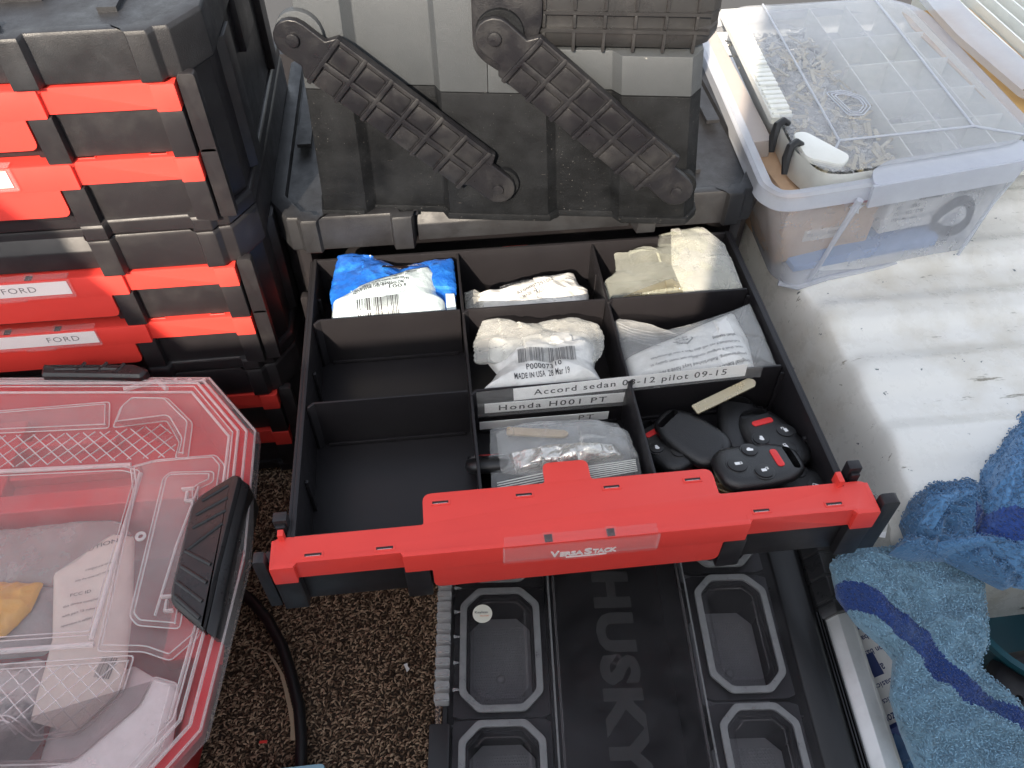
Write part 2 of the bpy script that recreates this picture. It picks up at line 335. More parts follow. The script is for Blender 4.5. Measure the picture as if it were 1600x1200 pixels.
class Pillow:
    """a soft closed bag over a star-shaped outline; top(x, y) gives its upper surface so that print can follow it"""
    def __init__(s, poly, z0, h, ax=0, ay=0, crumple=.25, scale=.6, p=2.2, seed=0, center=None, jag=0, rings=26, N=140, flat=.15, facet=0, cell=1.5):
        s.facet, s.cell = facet, cell; s.fc = {}
        s.poly = poly; s.c = center or (sum(a for a, b in poly)/len(poly), sum(b for a, b in poly)/len(poly))
        s.z0, s.h, s.ax, s.ay, s.cr, s.sc, s.p, s.seed, s.rings, s.N, s.flat = z0, h, ax, ay, crumple, scale, p, seed, rings, N, flat
        rr = []
        for k in range(N):
            t = 2*math.pi*k/N; d = (math.cos(t), math.sin(t)); best = 0
            for i in range(len(poly)):
                (x1, y1), (x2, y2) = poly[i-1], poly[i]; x1 -= s.c[0]; x2 -= s.c[0]; y1 -= s.c[1]; y2 -= s.c[1]
                ex, ey = x2-x1, y2-y1; den = d[0]*ey-d[1]*ex
                if abs(den) < 1e-9: continue
                q = (x1*ey-y1*ex)/den; u = (x1*d[1]-y1*d[0])/den
                if q > 0 and -1e-6 <= u <= 1+1e-6: best = max(best, q)
            rr.append(best*(1+jag*(random.random()-.5)))
        s.rr = rr
    def rad(s, t):
        k = (t/(2*math.pi)) % 1*s.N; i = int(k); f = k-i; return s.rr[i % s.N]*(1-f)+s.rr[(i+1) % s.N]*f
    def top(s, x, y, up=0):
        dx, dy = x-s.c[0], y-s.c[1]; r = min(1, math.hypot(dx, dy)/max(1e-6, s.rad(math.atan2(dy, dx))))
        base = s.z0+s.ax*dx+s.ay*dy; q = max(0, 1-r**s.p)**.6
        v = Vector((x*s.sc, y*s.sc, s.seed*7.3)); a = noise.noise(v)+.5*noise.noise(v*2.3+Vector((3, 1, 0)))
        w = noise.noise(Vector((x*s.sc*1.3, y*s.sc*.6, s.seed*3+9))); ridge = 1-abs(noise.noise(v*1.7+Vector((9, 9, 9))))*3.2
        if s.facet:
            ci, cj = math.floor(x/s.cell), math.floor(y/s.cell); b1 = b2 = -9
            for i in (-1, 0, 1):
                for j in (-1, 0, 1):
                    key = (ci+i, cj+j)
                    if key not in s.fc:
                        r_ = random.Random(hash((key[0]*73856093) ^ (key[1]*19349663) ^ (s.seed*83492791))); g_ = r_.uniform(0, 6.28); m_ = r_.uniform(.15, .75)
                        s.fc[key] = ((key[0]+r_.random())*s.cell, (key[1]+r_.random())*s.cell, math.cos(g_)*m_, math.sin(g_)*m_, r_.uniform(-.25, .25)*s.cell)
                    px_, py_, gx_, gy_, h_ = s.fc[key]; ex, ey = x-px_, y-py_
                    vv = h_+gx_*ex+gy_*ey-.22*(ex*ex+ey*ey)/s.cell
                    if vv > b1: b1, b2 = vv, b1
                    elif vv > b2: b2 = vv
            base += s.facet*b1*(.4+.6*q)
        return base+s.h*q+s.cr*(a*.7+max(-.6, ridge)*.45+w*.4)*(.35+.65*q)+up
    def mb(s):
        m = MB(); bm = m.bm; T = []; B = []
        ct = bm.verts.new((*s.c, s.top(*s.c))); cb = bm.verts.new((*s.c, s.z0-s.flat))
        for k in range(1, s.rings+1):
            r = (k/s.rings)**.85; a = []; b = []
            for i in range(s.N):
                t = 2*math.pi*i/s.N; x = s.c[0]+math.cos(t)*s.rr[i]*r; y = s.c[1]+math.sin(t)*s.rr[i]*r; z = s.top(x, y)
                v = bm.verts.new((x, y, z)); a.append(v)
                if k < s.rings: b.append(bm.verts.new((x, y, min(z-.02, s.z0+s.ax*(x-s.c[0])+s.ay*(y-s.c[1])-s.flat))))
                else: b.append(v)
            T.append(a); B.append(b)
        for L, c, fl in ((T, ct, 0), (B, cb, 1)):
            for i in range(s.N):
                j = (i+1) % s.N
                f = [c, L[0][i], L[0][j]]; bm.faces.new(f[::-1] if fl else f)
                for k in range(s.rings-1):
                    f = [L[k][i], L[k+1][i], L[k+1][j], L[k][j]]; bm.faces.new(f[::-1] if fl else f)
        return m
    def ink(s, geo, x, y, ang=0, up=.05, sc=1):
        ca, sa = math.cos(R(ang)), math.sin(R(ang)); v, f = geo; out = []
        for p in v:
            X = x+(p[0]*ca-p[1]*sa)*sc; Y = y+(p[0]*sa+p[1]*ca)*sc; out.append((X, Y, s.top(X, Y, up)))
        return out, f
def copy_tree(o, parent=None):
    c = o.copy(); COL.objects.link(c)
    if parent is not None: c.parent = parent
    for ch in list(o.children): copy_tree(ch, c)
    return c

# ================================================================ drawer cabinets
T = Matrix.Translation
def handle_bar():
    """the red pull of a drawer: stepped plan, skirts of different height (rim of the drawer at z = 0)"""
    top = rpoly([(-1.25, -2.75), (.35, -2.75), (.6, -2.35), (7.75, -2.35), (8.0, -2.75), (33.0, -2.75), (33.3, -2.35), (40.75, -2.35), (41.05, -2.75), (42.75, -2.75),
                 (42.75, .0), (31.45, .0), (31.45, 2.35), (22.2, 2.35), (22.2, 4.2), (18.7, 4.2), (18.7, 2.35), (9.5, 2.35), (9.5, -.3), (-1.25, -.3)],
                [.3, .15, .15, .15, .15, .15, .15, .15, .15, .3, .7, .2, .7, .3, .6, .6, .3, .7, .2, .7], 4)
    cen = rpoly([(9.9, -4.7), (31.4, -4.7), (31.4, -2.2), (33.05, -2.2), (33.05, .03), (7.95, .03), (7.95, -2.2), (9.9, -2.2)], [.7, .7, .12, .1, .1, .1, .1, .12], 4)
    return union([MB().prism(top, -.32, .0),
                  MB().prism(cen, -2.78, -2.4, 'y'),
                  MB().prism(rpoly([(-1.28, -2.1), (.38, -2.1), (.38, .03), (-1.28, .03)], .12), -2.8, -2.38, 'y'),
                  MB().prism(rpoly([(41.02, -2.1), (42.78, -2.1), (42.78, .03), (41.02, .03)], .12), -2.8, -2.38, 'y'),
                  MB().box(.3, 8.05, -2.42, -2.0, -2.05, .02),
                  MB().box(32.9, 41.1, -2.42, -2.0, -2.05, .02),
                  MB().prism([(-1.22, -2.7), (-1.22, -2), (-.95, -2), (-.95, -2.7)], -2, -.1),
                  MB().box(-1.28, -.95, -2.6, -.5, -2.0, .01), MB().box(42.45, 42.78, -2.6, -.2, -2.0, .01),
                  MB().box(-.75, -.35, -.6, -.1, -.3, .75), MB().box(40.35, 40.75, -.4, .5, -.3, .75)])
_hb = None
def drawer_front():
    m = MB()
    for a, b in ((-1.35, .45), (7.85, 9.7), (31.5, 33.3), (41.0, 42.8)):
        m.box(a, b, -2.72, -.5, -6.1, -2.16)
    for a, b in ((.2, 8.1), (33.1, 41.2)): m.box(a, b, -2.02, -.45, -5.95, -2.1)
    m.box(9.4, 31.8, -1.55, -.42, -5.9, -.4)
    for a, b in ((9.66, 10.6), (30.7, 31.54)): m.box(a, b, -1.9, -1.5, -5.92, -3.2)
    m.box(-.2, 41.4, -.75, -.35, -6.0, -.35)
    return m
def make_drawer(parent, zr, dy, opened=False, label=None, text=None, paper=None, slots=True):
    mt = T((0, dy, zr)); tray = MB()
    if opened:
        t = .35
        tray.box(0, 41, -.4, 30.6, -6.05, -5.6)                                    # floor
        for x0, x1 in ((0, t), (41-t, 41)): tray.box(x0, x1, -.4, 30.6, -5.58, 0)
        tray.box(t+.002, 41-t-.002, 30.25, 30.6, -5.58, -.05); tray.box(t+.002, 41-t-.002, -.35, .02, -5.58, -.4)
        for y in (12.2, 22.0):                                                      # divider guides on both side walls
            for x0, x1 in ((t, t+.35), (41-t-.35, 41-t)): 
                tray.box(x0, x1, y-.42, y-.2, -5.58, -.6); tray.box(x0, x1, y+.2, y+.42, -5.58, -.6)
        for y in (5.6, 17, 26.5):
            tray.box(t, t+.3, y-.16, y+.16, -5.58, -1.6); tray.box(41-t-.3, 41-t, y-.16, y+.16, -5.58, -1.6)
        for x0, x1 in ((-.28, 0), (41, 41.28)): tray.box(x0, x1, -.3, 30.4, -.5, -.08)
        d = tray.build('drawer', 'tray', parent, .07, 2, mt=mt)
    else:
        tray.box(0, 41, -.4, 28, -5.9, -.5); d = tray.build('drawer', 'black', parent, .05, 1, mt=mt)
    drawer_front().build('front_panel', 'black', d, .14, 2, mt=mt)
    global _hb
    if _hb is None: _hb = handle_bar().build('handle_bar', 'red', None, .1, 2, smooth=50)
    h = _hb.copy(); COL.objects.link(h); h.parent = d; h.location = (0, dy*S, zr*S)
    for s, (x0, x1) in enumerate(((-2.4, -1.55), (43.0, 44.3))):
        wg = MB().prism(rpoly([(x0, -5.9), (x1, -5.9), (x1, .55), (x0, .55)], [.1, .1, .35, .35]), -2.45, -1.6, 'y')
        wg.box(*((-1.75, -1.2) if s == 0 else (42.6, 43.2)), -1.9, -1.0, -5.7, -.5)
        wg.build('side_wing', 'black', d, .12, 2, mt=mt)
        if opened:
            a = -1.15 if s == 0 else 41.45
            MB().box(a, a+1.0, .5, 1.3, -3.5, .95).box(a+.15, a+.85, .2, .55, -3.4, .5).build('stop_latch', 'black', d, .1, 2, mt=mt)
    if slots:
        for x, y in ((1.7, -1.9), (6.7, -1.9), (10.8, 1.5), (17.0, 1.5), (23.6, 1.5), (29.8, 1.5), (34.1, -1.75), (39.6, -1.75)):
            k = MB(); k.box(x-.62, x+.62, y-.2, y+.12, .0, .035); k.build('slot', 'slot', d, .01, 1, mt=mt)
            MB().ring([(x-.72, y-.26), (x+.72, y-.26), (x+.72, y+.2), (x-.72, y+.2)], [(x-.6, y-.12), (x+.6, y-.12), (x+.6, y+.1), (x-.6, y+.1)], -.02, .06).build('slot_rim', 'red', d, .015, 1, mt=mt)
            MB().box(x-.5, x+.5, y-.15, y-.09, .036, .05).build('spring_clip', 'metal', d, mt=mt)
    # clear label holder riding on the upper front edge
    hd = 2.3 if paper else 0; hx0, hx1 = 15.0+hd, 26.3+hd
    L = MB()
    L.box(hx0, hx1, -3.0, -2.92, -1.75, .1)
    for a in ((hx0, hx1, -3.08, -2.84, -1.85, -1.73), (hx0, hx0+.12, -3.08, -2.84, -1.72, .1), (hx1-.12, hx1, -3.08, -2.84, -1.72, .1),
              (hx0+.13, hx1-.13, -2.84, -2.05, .1, .17), (hx0+4.3, hx1-4.3, -3.06, -2.84, -2.05, -1.87)): L.box(*a)
    lh = L.build('label_holder', 'holder', d, .03, 1, mt=mt)
    for x in (18.3+hd, 22.8+hd):
        MB().box(x-.28, x+.28, -2.7, -2.1, .03, .09).build('clip_hole', 'slot', d, mt=mt)
        MB().ring([(x-.36, -2.75), (x+.36, -2.75), (x+.36, -2.0), (x-.36, -2.0)], [(x-.2, -2.6), (x+.2, -2.6), (x+.2, -2.15), (x-.2, -2.15)], .17, .26).build('clip', 'holder', d, .02, 1, mt=mt)
    if paper:
        a, b = paper; MB().box(a, b, -2.88, -2.84, -1.6, -.15).build('paper_label', 'paper', d, mt=mt)
        if text:
            v, f = text_fit(text[0], text[2], .62, 1.15); tm = frame((text[1], -2.9+dy, -1.15+zr), (1, 0, 0), (0, 0, 1))
            MB().add(v, f).build('lettering', 'inkgrey', d, mt=tm)
    return d

def make_cabinet(label, loc, group=None, lidmat='black', opened=False, texts=(None, None), papers=(None, None)):
    """two-drawer cabinet; local x 0..41 is the drawer, z 0 the base, top drawer rim at 13.3"""
    c = thing('drawer_cabinet', label, 'drawer cabinet', loc, group)
    # plan outline of the lid (front has pillars and recessed panels)
    def plan(g=0):
        half = [(-3.75, .9), (-1.95, -2.05), (-.95, -2.15), (-.6, -2.75), (.85, -2.8), (1.05, -2.3), (7.75, -2.35), (7.95, -3.1), (9.75, -3.1), (10.1, -1.2)]
        full = half + [(41.5-x, y) for x, y in half[::-1]]
        full = [(x, y) for x, y in full]; back = [(45.2, 28.5), (43.4, 30.5), (-1.9, 30.5), (-3.7, 28.5)]
        return full+back
    pl = plan(); cx = 20.75
    ins = lambda k: [(cx+(x-cx)*(1-k), y+(14-y)*k) for x, y in pl]
    lid = MB().loft([[(x, y, z) for x, y in p] for p, z in ((ins(.004), 13.45), (pl, 13.6), (pl, 16.95), (ins(.006), 17.25), (ins(.06), 17.25), (ins(.065), 16.6))])
    lid.build('cabinet_lid', lidmat, c, .1, 2)
    # sloping recessed ledge in the middle of the lid front
    MB().prism([(-1.9, 13.55), (-1.9, 15.4), (-.95, 16.9), (.6, 17.1), (.6, 13.55)], 10.25, 31.2, 'x').build('lid_ledge', lidmat, c, .12, 2)
    tp = MB()
    for x0, x1 in ((2.2, 3.6), (37.6, 39.0)): tp.box(x0, x1, 2, 27, 16.58, 17.0)
    tp.box(8.5, 33, 4.5, 25.5, 16.58, 17.15); tp.box(-1.6, -.2, 10, 25, 17.2, 17.6); tp.box(41.7, 43.1, 10, 25, 17.2, 17.6)
    tp.build('lid_ribs', lidmat, c, .15, 2)
    cs = MB()                                                                     # casing: side walls, back, base ledge
    for sg in (0, 1):
        X = (lambda v: v) if sg == 0 else (lambda v: 41.5-v)
        def pr(p, a, b):
            q = [(X(x), y) for x, y in p]; cs.prism(q if sg == 0 else q[::-1], a, b)
        pr([(-3.3, 1.2), (-1.5, -1.4), (-.5, -1.4), (-.5, 30), (-2.2, 30), (-3.3, 28)], 1.55, 13.5)
        pr([(-4.0, 4.5), (-3.2, 4.0), (-3.2, 7), (-4.0, 7)], 1.6, 13.4); pr([(-4.0, 22), (-3.2, 22), (-3.2, 25), (-4.0, 24.5)], 1.6, 13.4)
        pr([(-3.9, 11.5), (-3.2, 11.5), (-3.2, 17.5), (-3.9, 17.5)], 8.6, 13.3)
    cs.box(-.5, 42, 29.2, 29.9, 1.5, 13.5); cs.box(-.45, 41.95, .5, 29.1, 6.75, 6.98)
    cs.build('casing', 'black', c, .1, 2)
    ls = [[(x, y, z) for x, y in p] for p, z in ((ins(.012), 0), (ins(.002), .15), (ins(.002), 1.25), (ins(.01), 1.5))]
    MB().loft(ls).build('base_ledge', 'black', c, .08, 2)
    for sg in (0, 1):
        for y in (1.5,): MB().box(-.5 if sg == 0 else 41.15, -.2 if sg == 0 else 41.45, 1.5, 28, 11.0, 11.8).build('drawer_rail', 'zinc', c, .05, 1)
    make_drawer(c, 13.3, -34 if opened else 0, opened, text=texts[0], paper=papers[0])
    make_drawer(c, 7.15, 0, False, text=texts[1], paper=papers[1])
    return c

BASE = -27.0
g1 = 'drawer cabinets stacked at the left'
make_cabinet('black two-drawer cabinet with red pulls, topmost of the stack at the left', (-48.8, 28.5, BASE+34.6), g1, 'dusty', papers=(None, (17.5, 28.2)))
make_cabinet('black two-drawer cabinet with white FORD labels, middle of the left stack', (-48.8, 28.5, BASE+17.3), g1, 'black',
             texts=(('FORD', 22.6, 2.9), ('FORD', 23.9, 2.9)), papers=((17.5, 28.3), (17.5, 28.4)))
make_cabinet('black two-drawer cabinet on the carpet, lowest of the left stack', (-48.8, 28.5, BASE), g1, 'black')
cab = make_cabinet('black drawer cabinet under the grey toolbox with its top drawer pulled out', (0, 34, -13.3), None, 'dusty', opened=True)
for o in list(COL.objects):
    if o.parent and o.parent.name == cab.name and o.name.startswith('drawer') and len(o.children) and o.data and o.data.materials[0] == M['tray']: DR = o
bpy.data.objects.remove(_hb)
# dividers of the open drawer: two long ones front to back, six short ones across
def dv(): pass
for x in (13.85, 27.15):
    m = MB(); m.prism([(.35, -5.5), (30.1, -5.5), (30.1, -.12), (.8, -.12), (.35, -.6)], x-.11, x+.11, 'x')
    for y in (2.2, 26.8): m.box(x-.2, x+.2, y-.12, y+.12, -5.4, -1.2)
    m.build('divider', 'tray', DR, .05, 2, mt=T((0, -34, 13.3)))
for y in (12.2, 22.0):
    for x0, x1 in ((.75, 13.6), (14.05, 26.95), (27.35, 40.3)):
        m = MB(); m.box(x0+.25, x1, y-.1, y+.1, -5.5, 0)
        m.prism([(x0-.3, y-.45), (x0-.12, y-.5), (x0+.3, y-.12), (x0+.3, y+.08), (x0+.1, y+.08)], -5.5, -.02)
        m.box(x0+.6, x1-.4, y-.3, y-.08, -5.55, -5.2)
        m.build('divider', 'tray', DR, .05, 2, mt=T((0, -34, 13.3)))
# red raised word on the pull
v, f = text_fit('V', .72, .72, bold=.02); 
wd = MB(); x = 18.45
for ch, wdt, ht in (('V', .62, .78), ('ERSA', 1.72, .58), ('S', .55, .78), ('TACK', 1.75, .58)):
    v, f = text_fit(ch, wdt, ht, .92, .03, .025); wd.add([(a+x, b, c) for a, b, c in v], f); x += wdt+.07
wd.build('lettering', 'white', DR, mt=frame((0, -2.84-34, -1.62-.3+13.3), (1, 0, 0), (0, 0, 1)))
MB().box(19.6, 22.6, -2.85, -2.79, -2.2, -2.08).build('lettering_bar', 'white', DR, mt=T((0, -34, 13.3)))
# something has to carry the open cabinet: a plain case below it
pc = thing('storage_case', 'plain black case underneath the cabinet with the open drawer, hardly visible', 'storage case', (20.75, 48, BASE))
MB().loft([[(x, y, z) for x, y in chrect(a, b, c, d, 2.5)] for a, b, c, d, z in ((-21.5, 21.5, -13.5, 15, .05), (-23.5, 23.5, -15, 16.5, 9), (-23.5, 23.5, -15, 16.5, 11))]).build('case_body', 'black', pc, .2)
MB().loft([[(x, y, z) for x, y in chrect(a, b, c, d, 2.5)] for a, b, c, d, z in ((-23.9, 23.9, -15.4, 16.9, 11.05), (-23.9, 23.9, -15.4, 16.9, 12.6), (-23, 23, -14.6, 16, 13.6))]).build('case_lid', 'black', pc, .2)

# ================================================================ grey and black toolbox on top
tb = thing('toolbox', 'grey and black toolbox with two thick ribbed lifting arms crossing its front', 'toolbox', (1.2, 32.6, 4))
ang = math.atan2(-.148, .989); tb.rotation_euler = (0, 0, ang)
def tplan(b):
    k = b/16.0; x0 = .0+.7*k; x1 = 35.3-1.8*k
    X = lambda a: x0+(x1-x0)*a/35.3; yb = 21-.8*k; r = 1.0; st = .9
    return [(X(0), 2.2, b), (X(.5), .1*k, b), (X(4.5), 0, b), (X(5.3), r, b), (X(11.8), r, b), (X(12.4), 0, b), (X(21.6), 0, b), (X(22.4), st, b), (X(27.4), st, b), (X(28.2), 0, b), (X(34.2), 0, b), (X(35.3), 1.6, b), (X(35.3), yb, b), (X(0), yb, b)]
low = MB().loft([[(x, y-.35*(.0), z) for x, y, z in tplan(0)], [(x, y, z) for x, y, z in tplan(12.35)]]); low.build('lower_body', 'dirty', tb, .12, 2)
def grow(p, d): return [(x+(-d if x < 17 else d), y-(d if y < 10 else -d), z) for x, y, z in p]
MB().loft([grow([(x, y, -.35) for x, y, z in tplan(0)], .18), grow([(x, y, .35) for x, y, z in tplan(0)], .18)]).build('base_rim', 'dirty', tb, .1, 2)
def part_plan(b, left, d=.06):
    k = tplan(b); yb = k[-1][1]
    if left: q = [p for p in k[:-2] if p[0] < 16.2]+[(16.2, q0(k), b), (16.2, yb, b), (k[0][0], yb, b)]
    else: q = [(16.22, q0(k), b)]+[p for p in k[:-1] if p[0] > 16.3]+[(16.22, yb, b)]
    return [(x, y-(d if y < 10 else 0), z) for x, y, z in q]
def q0(k): return [p[1] for p in k if 12 < p[0] < 16.2][0]
MB().loft([part_plan(12.45, False), part_plan(15.8, False)]).build('grey_band', 'silver', tb, .1, 2)
MB().loft([part_plan(12.45, True), part_plan(20.3, True)]).build('grey_band', 'silver', tb, .1, 2)
MB().loft([[(x, y+.1, z) for x, y, z in part_plan(20.35, True)], [(x*.98+.2, y+.5 if y < 10 else y-.5, 22.4) for x, y, z in part_plan(20.4, True)]]).build('top_lid', 'silver', tb, .15, 2)
# dark bracket behind the right arm
MB().prism(rpoly([(15.1, 20.8), (15.1, 16.2), (15.9, 15.2), (17.6, 14.1), (19.5, 15.8), (20.5, 18), (20.5, 20.8)], .8), -.25, .6, 'y').build('arm_bracket', 'arm', tb, .1, 2)
# ribbed black tray that stands open on top
tr = MB(); rings = []
prof = [(1.6, 15.95), (.75, 16.15), (.35, 16.9), (.3, 17.6), (.55, 17.75), (.6, 18.9), (.35, 19.1), (.6, 20.6), (1.4, 21.6), (3.5, 22.2), (18, 22.2), (18, 15.95)]
for x, kx in ((17.0, 0), (17.02, 0), (32.3, 0), (33.6, .25), (34.2, .6)):
    rings.append([(x, y+(kx*1.6 if y < 10 else -kx), 19+(z-19)*(1-kx*.5)) for y, z in prof])
tr.loft(rings).build('upper_tray', 'rib', tb, .12, 2, smooth=50)
rb = MB()
for i in range(7):
    x = 18.3+i*2.35
    for a0, a1 in ((15.98, 17.5), (17.85, 18.85), (19.2, 20.5)):
        rb.prism(rpoly([(x-.13, a0), (x+.13, a0), (x+.13, a1), (x-.13, a1)], .05, 1), .15, 1.2, 'y')
rb.box(17.4, 33.4, .12, .6, 17.5, 17.78); rb.box(17.4, 33.4, .2, .7, 18.85, 19.12)
rb.build('tray_ribs', 'rib', tb, .06, 2)
# arms
def arm(P0, P1, key):
    dx, dz = P1[0]-P0[0], P1[1]-P0[1]; L = math.hypot(dx, dz)
    fr = frame((P0[0], -1.15, P0[1]), (dx, 0, dz), (dz*0-(-dz), 0, 0) if False else (-dz, 0, dx))    # local x along, y across (up), z towards back or front
    sgn = 1 if fr.col[2][1] < 0 else -1                                                               # local z should point out (towards -y)
    h = lambda a, b: (a*sgn, b*sgn) if sgn > 0 else (-b*1.0, -a*1.0)
    out = []
    for t in range(9): q = R(90+t*22.5); out.append((1.55*math.cos(q), 1.55*math.sin(q)))
    out = out+[(1.6, -1.5), (2.2, -2.2), (L-3.0, -2.2), (L-2.2, -1.45)]
    for t in range(9): q = R(-90+t*22.5); out.append((L+1.5*math.cos(q), 1.5*math.sin(q)))
    out = out+[(L-1.9, 1.5), (L-2.3, 2.45), (2.6, 2.45), (2.0, 1.5)]
    m = MB(); z0, z1 = sorted(h(-.55, .1)); m.prism(out, z0, z1)
    ao = m.build('lifting_arm', 'arm', tb, .13, 3, mt=fr, smooth=45)
    n = 6; a0, a1 = 2.7, L-2.9; st = (a1-a0)/n
    rbm = MB()
    for i in range(n+1): 
        z0, z1 = sorted(h(.05, .42)); x = a0+i*st; rbm.box(x-.2, x+.2, -2.24, 2.52, z0, z1)
    z0, z1 = sorted(h(.06, .4)); rbm.box(a0, a1, -.24, .24, z0, z1); 
    z0, z1 = sorted(h(.04, .36)); rbm.box(a0, a1, 2.15, 2.46, z0, z1)
    rbm.build('arm_ribs', 'arm', ao, .11, 2, mt=fr)
    for i in range(n):
        for y0, y1 in ((-2.1, -.42), (.42, 1.98)):
            z0, z1 = sorted(h(.06, .26)); x = a0+i*st
            MB().prism(rpoly([(x+.36, y0), (x+st-.36, y0), (x+st-.36, y1), (x+.36, y1)], .15, 2), z0, z1).build('grip_pad', 'arm', ao, .06, 2, mt=fr)
    for p, r in (((0, 0), .55), ((L, 0), .5)):
        z0, z1 = sorted(h(.05, .4)); MB().cyl((p[0], p[1], z0), r, z1-z0, 20).build('rivet', 'arm', ao, .12, 2, mt=fr)
    for p, r in (((0, 0), 1.9), ((L, 0), 1.5)):
        z0, z1 = sorted(h(-1.5, -.57)); MB().cyl((p[0]+.25, p[1]+.25, z0), r, z1-z0, 28).build('pivot_boss', 'silver' if (key == 0 and p[0] == 0) else 'dirty', ao, .15, 2, mt=fr)
    return ao
arm((1.2, 17.2), (17.0, 3.9), 0)
arm((16.9, 17.6), (32.8, 4.1), 1)

# ================================================================ what lies in the open drawer
def cut(a, bs):
    obs = []
    for m in [a]+bs:
        me = bpy.data.meshes.new('tmp'); m.bm.to_mesh(me); m.bm.free(); o = bpy.data.objects.new('tmp', me); COL.objects.link(o); obs.append(o)
    for o in obs[1:]:
        b = obs[0].modifiers.new('b', 'BOOLEAN'); b.operation = 'DIFFERENCE'; b.solver = 'EXACT'; b.object = o
    bpy.context.view_layer.update()
    me = bpy.data.meshes.new_from_object(obs[0].evaluated_get(bpy.context.evaluated_depsgraph_get()))
    r = MB(); r.bm.from_mesh(me)
    for o in obs: bpy.data.objects.remove(o)
    return r
def lines(p, rows, x, y, ang, h, gap, font=1.0, seed=0, mtl='ink', parent=None, org=None, up=.05, name='print'):
    """rows of small print following a pillow's surface"""
    m = MB(); ca, sa = math.cos(R(ang)), math.sin(R(ang))
    for i, (s, wd, dx) in enumerate(rows):
        g = text_fit(s, wd, h, 1.05, bold=.01); ox = x+dx*ca+i*gap*sa; oy = y+dx*sa-i*gap*ca
        v, f = p.ink(g, ox, oy, ang, up); m.add(v, f)
    return m.build(name, mtl, parent, org=org)
def film(outline, z0, h, mtl, parent, org, name='wrapper', **k):
    p = Pillow(outline, z0, h, **k); o = p.mb().build(name, mtl, parent, org=org, smooth=28); return p, o

# 1 blue and white pouch, back left compartment
b = thing('parts_bag', 'glossy blue and white printed pouch with a barcode, back left compartment of the drawer', 'plastic pouch', (7.5, 26, -5.5)); og = W(b)
blue = Pillow([(2.3, 31.0), (3.8, 31.2), (5.5, 30.6), (7.1, 29.7), (8.4, 28.7), (9.7, 29.4), (11.6, 29.6), (13.4, 29.6), (13.5, 26.1), (13.1, 22.4), (10, 22.3), (2.2, 22.3), (1.6, 26.2)], -.9, .7, ay=.13, crumple=.14, scale=.5, facet=.5, cell=1.6, seed=2, center=(7.6, 25.5), jag=.012, rings=40, N=220)
blue.mb().build('pouch', 'bagblue', b, org=og, smooth=28)
wh = Pillow([(1.9, 22.3), (2.0, 24.6), (4.1, 26.1), (7.2, 27.3), (9.6, 28.0), (11.2, 28.1), (11.7, 27.4), (11.6, 24.9), (12.3, 23.8), (12.3, 22.3), (7.2, 22.25)], -.75, 1.35, ay=.1, crumple=.1, scale=.35, facet=.28, cell=2.2, seed=4, center=(7.0, 24.4), p=3, rings=34, N=200)
wh.mb().build('white_panel', 'bagcool', b, org=og, smooth=28)
lines(wh, [('ATTENTION', 2.6, .3), ('OPEN THIS PACKAGE CAREFULLY. DO NOT USE A SHARP KNIFE', 5.6, -.9), ('SMALL PARTS INSIDE, KEEP DRY', 4.2, -.6), ('NOT FOR USE BY CHILDREN', 5.2, -1.5)], 5.2, 26.3, 12, .3, .55, parent=b, org=og)
lines(wh, [('SEE REVERSE FOR DETAILS', 3.6, 0), ('1001', 1.5, 3.2)], 4.1, 24.7, 8, .38, .45, parent=b, org=og)
m = MB(); v, f = wh.ink(barcode(3.9, 1.7, 5, 28), 4.4, 22.0, 2); m.add(v, f); m.build('barcode', 'ink', b, org=og)
m = MB(); v, f = blue.ink(text_fit('ATTENTION  OPEN HERE', 3.0, .22, 1.1), 7.0, 28.3, 4, .08); m.add(v, f); m.build('print', 'white', b, org=og)
m = MB(); hp = rpoly([(6.6, 28.1), (9.0, 28.2), (9.2, 28.45), (8.1, 28.6), (7.9, 29.0), (7.6, 28.5), (6.7, 28.4)], .1, 2)
m.add([(x, y, blue.top(x, y, .07)) for x, y in hp], [tuple(range(len(hp)))]); m.build('hang_hole', 'slot', b, org=og)
m = MB(); m.add([(x, y, blue.top(x, y, .25)) for x, y in ((12.4, 24.8), (13.2, 24.9), (13.3, 22.6), (12.4, 22.5))], [(0, 1, 2, 3)]); m.build('back_panel', 'bagcool', b, org=og)

def pbag(label, c): return thing('parts_bag', label, 'parts bag', c)
# 2 back middle
b = pbag('small crumpled white bag numbered AF00007, low in the back middle compartment', (20, 25, -5.5)); og = W(b)
p = Pillow([(15.4, 22.4), (15.5, 26.4), (17.9, 26.9), (20.7, 27.7), (23.1, 28.1), (25.2, 28.5), (25.5, 26.7), (26.2, 25.9), (25.9, 22.5), (20, 22.3)], -2.6, 1.0, ay=.06, crumple=.14, scale=.6, facet=.6, cell=1.5, seed=11, p=3, rings=36, N=200, jag=.015)
p.mb().build('padded_bag', 'bagpaper', b, org=og, smooth=24)
film([(13.98+.2, 22.6), (14.2, 27.0), (15.2, 27.3), (16.2, 26.6), (16, 22.5)], -2.5, .5, 'polymilk', b, og, seed=3, crumple=.3)
m = MB(); v, f = p.ink(barcode(3.0, 1.4, 9, 26), 18.0, 26.1, 12, .07); m.add(v, f); m.build('barcode', 'inkgrey', b, org=og)
lines(p, [('AF000072910N', 4.0, 0), ('MADE IN USA', 2.3, .3)], 19.2, 24.9, 24, .42, .65, parent=b, org=og, mtl='inkgrey')
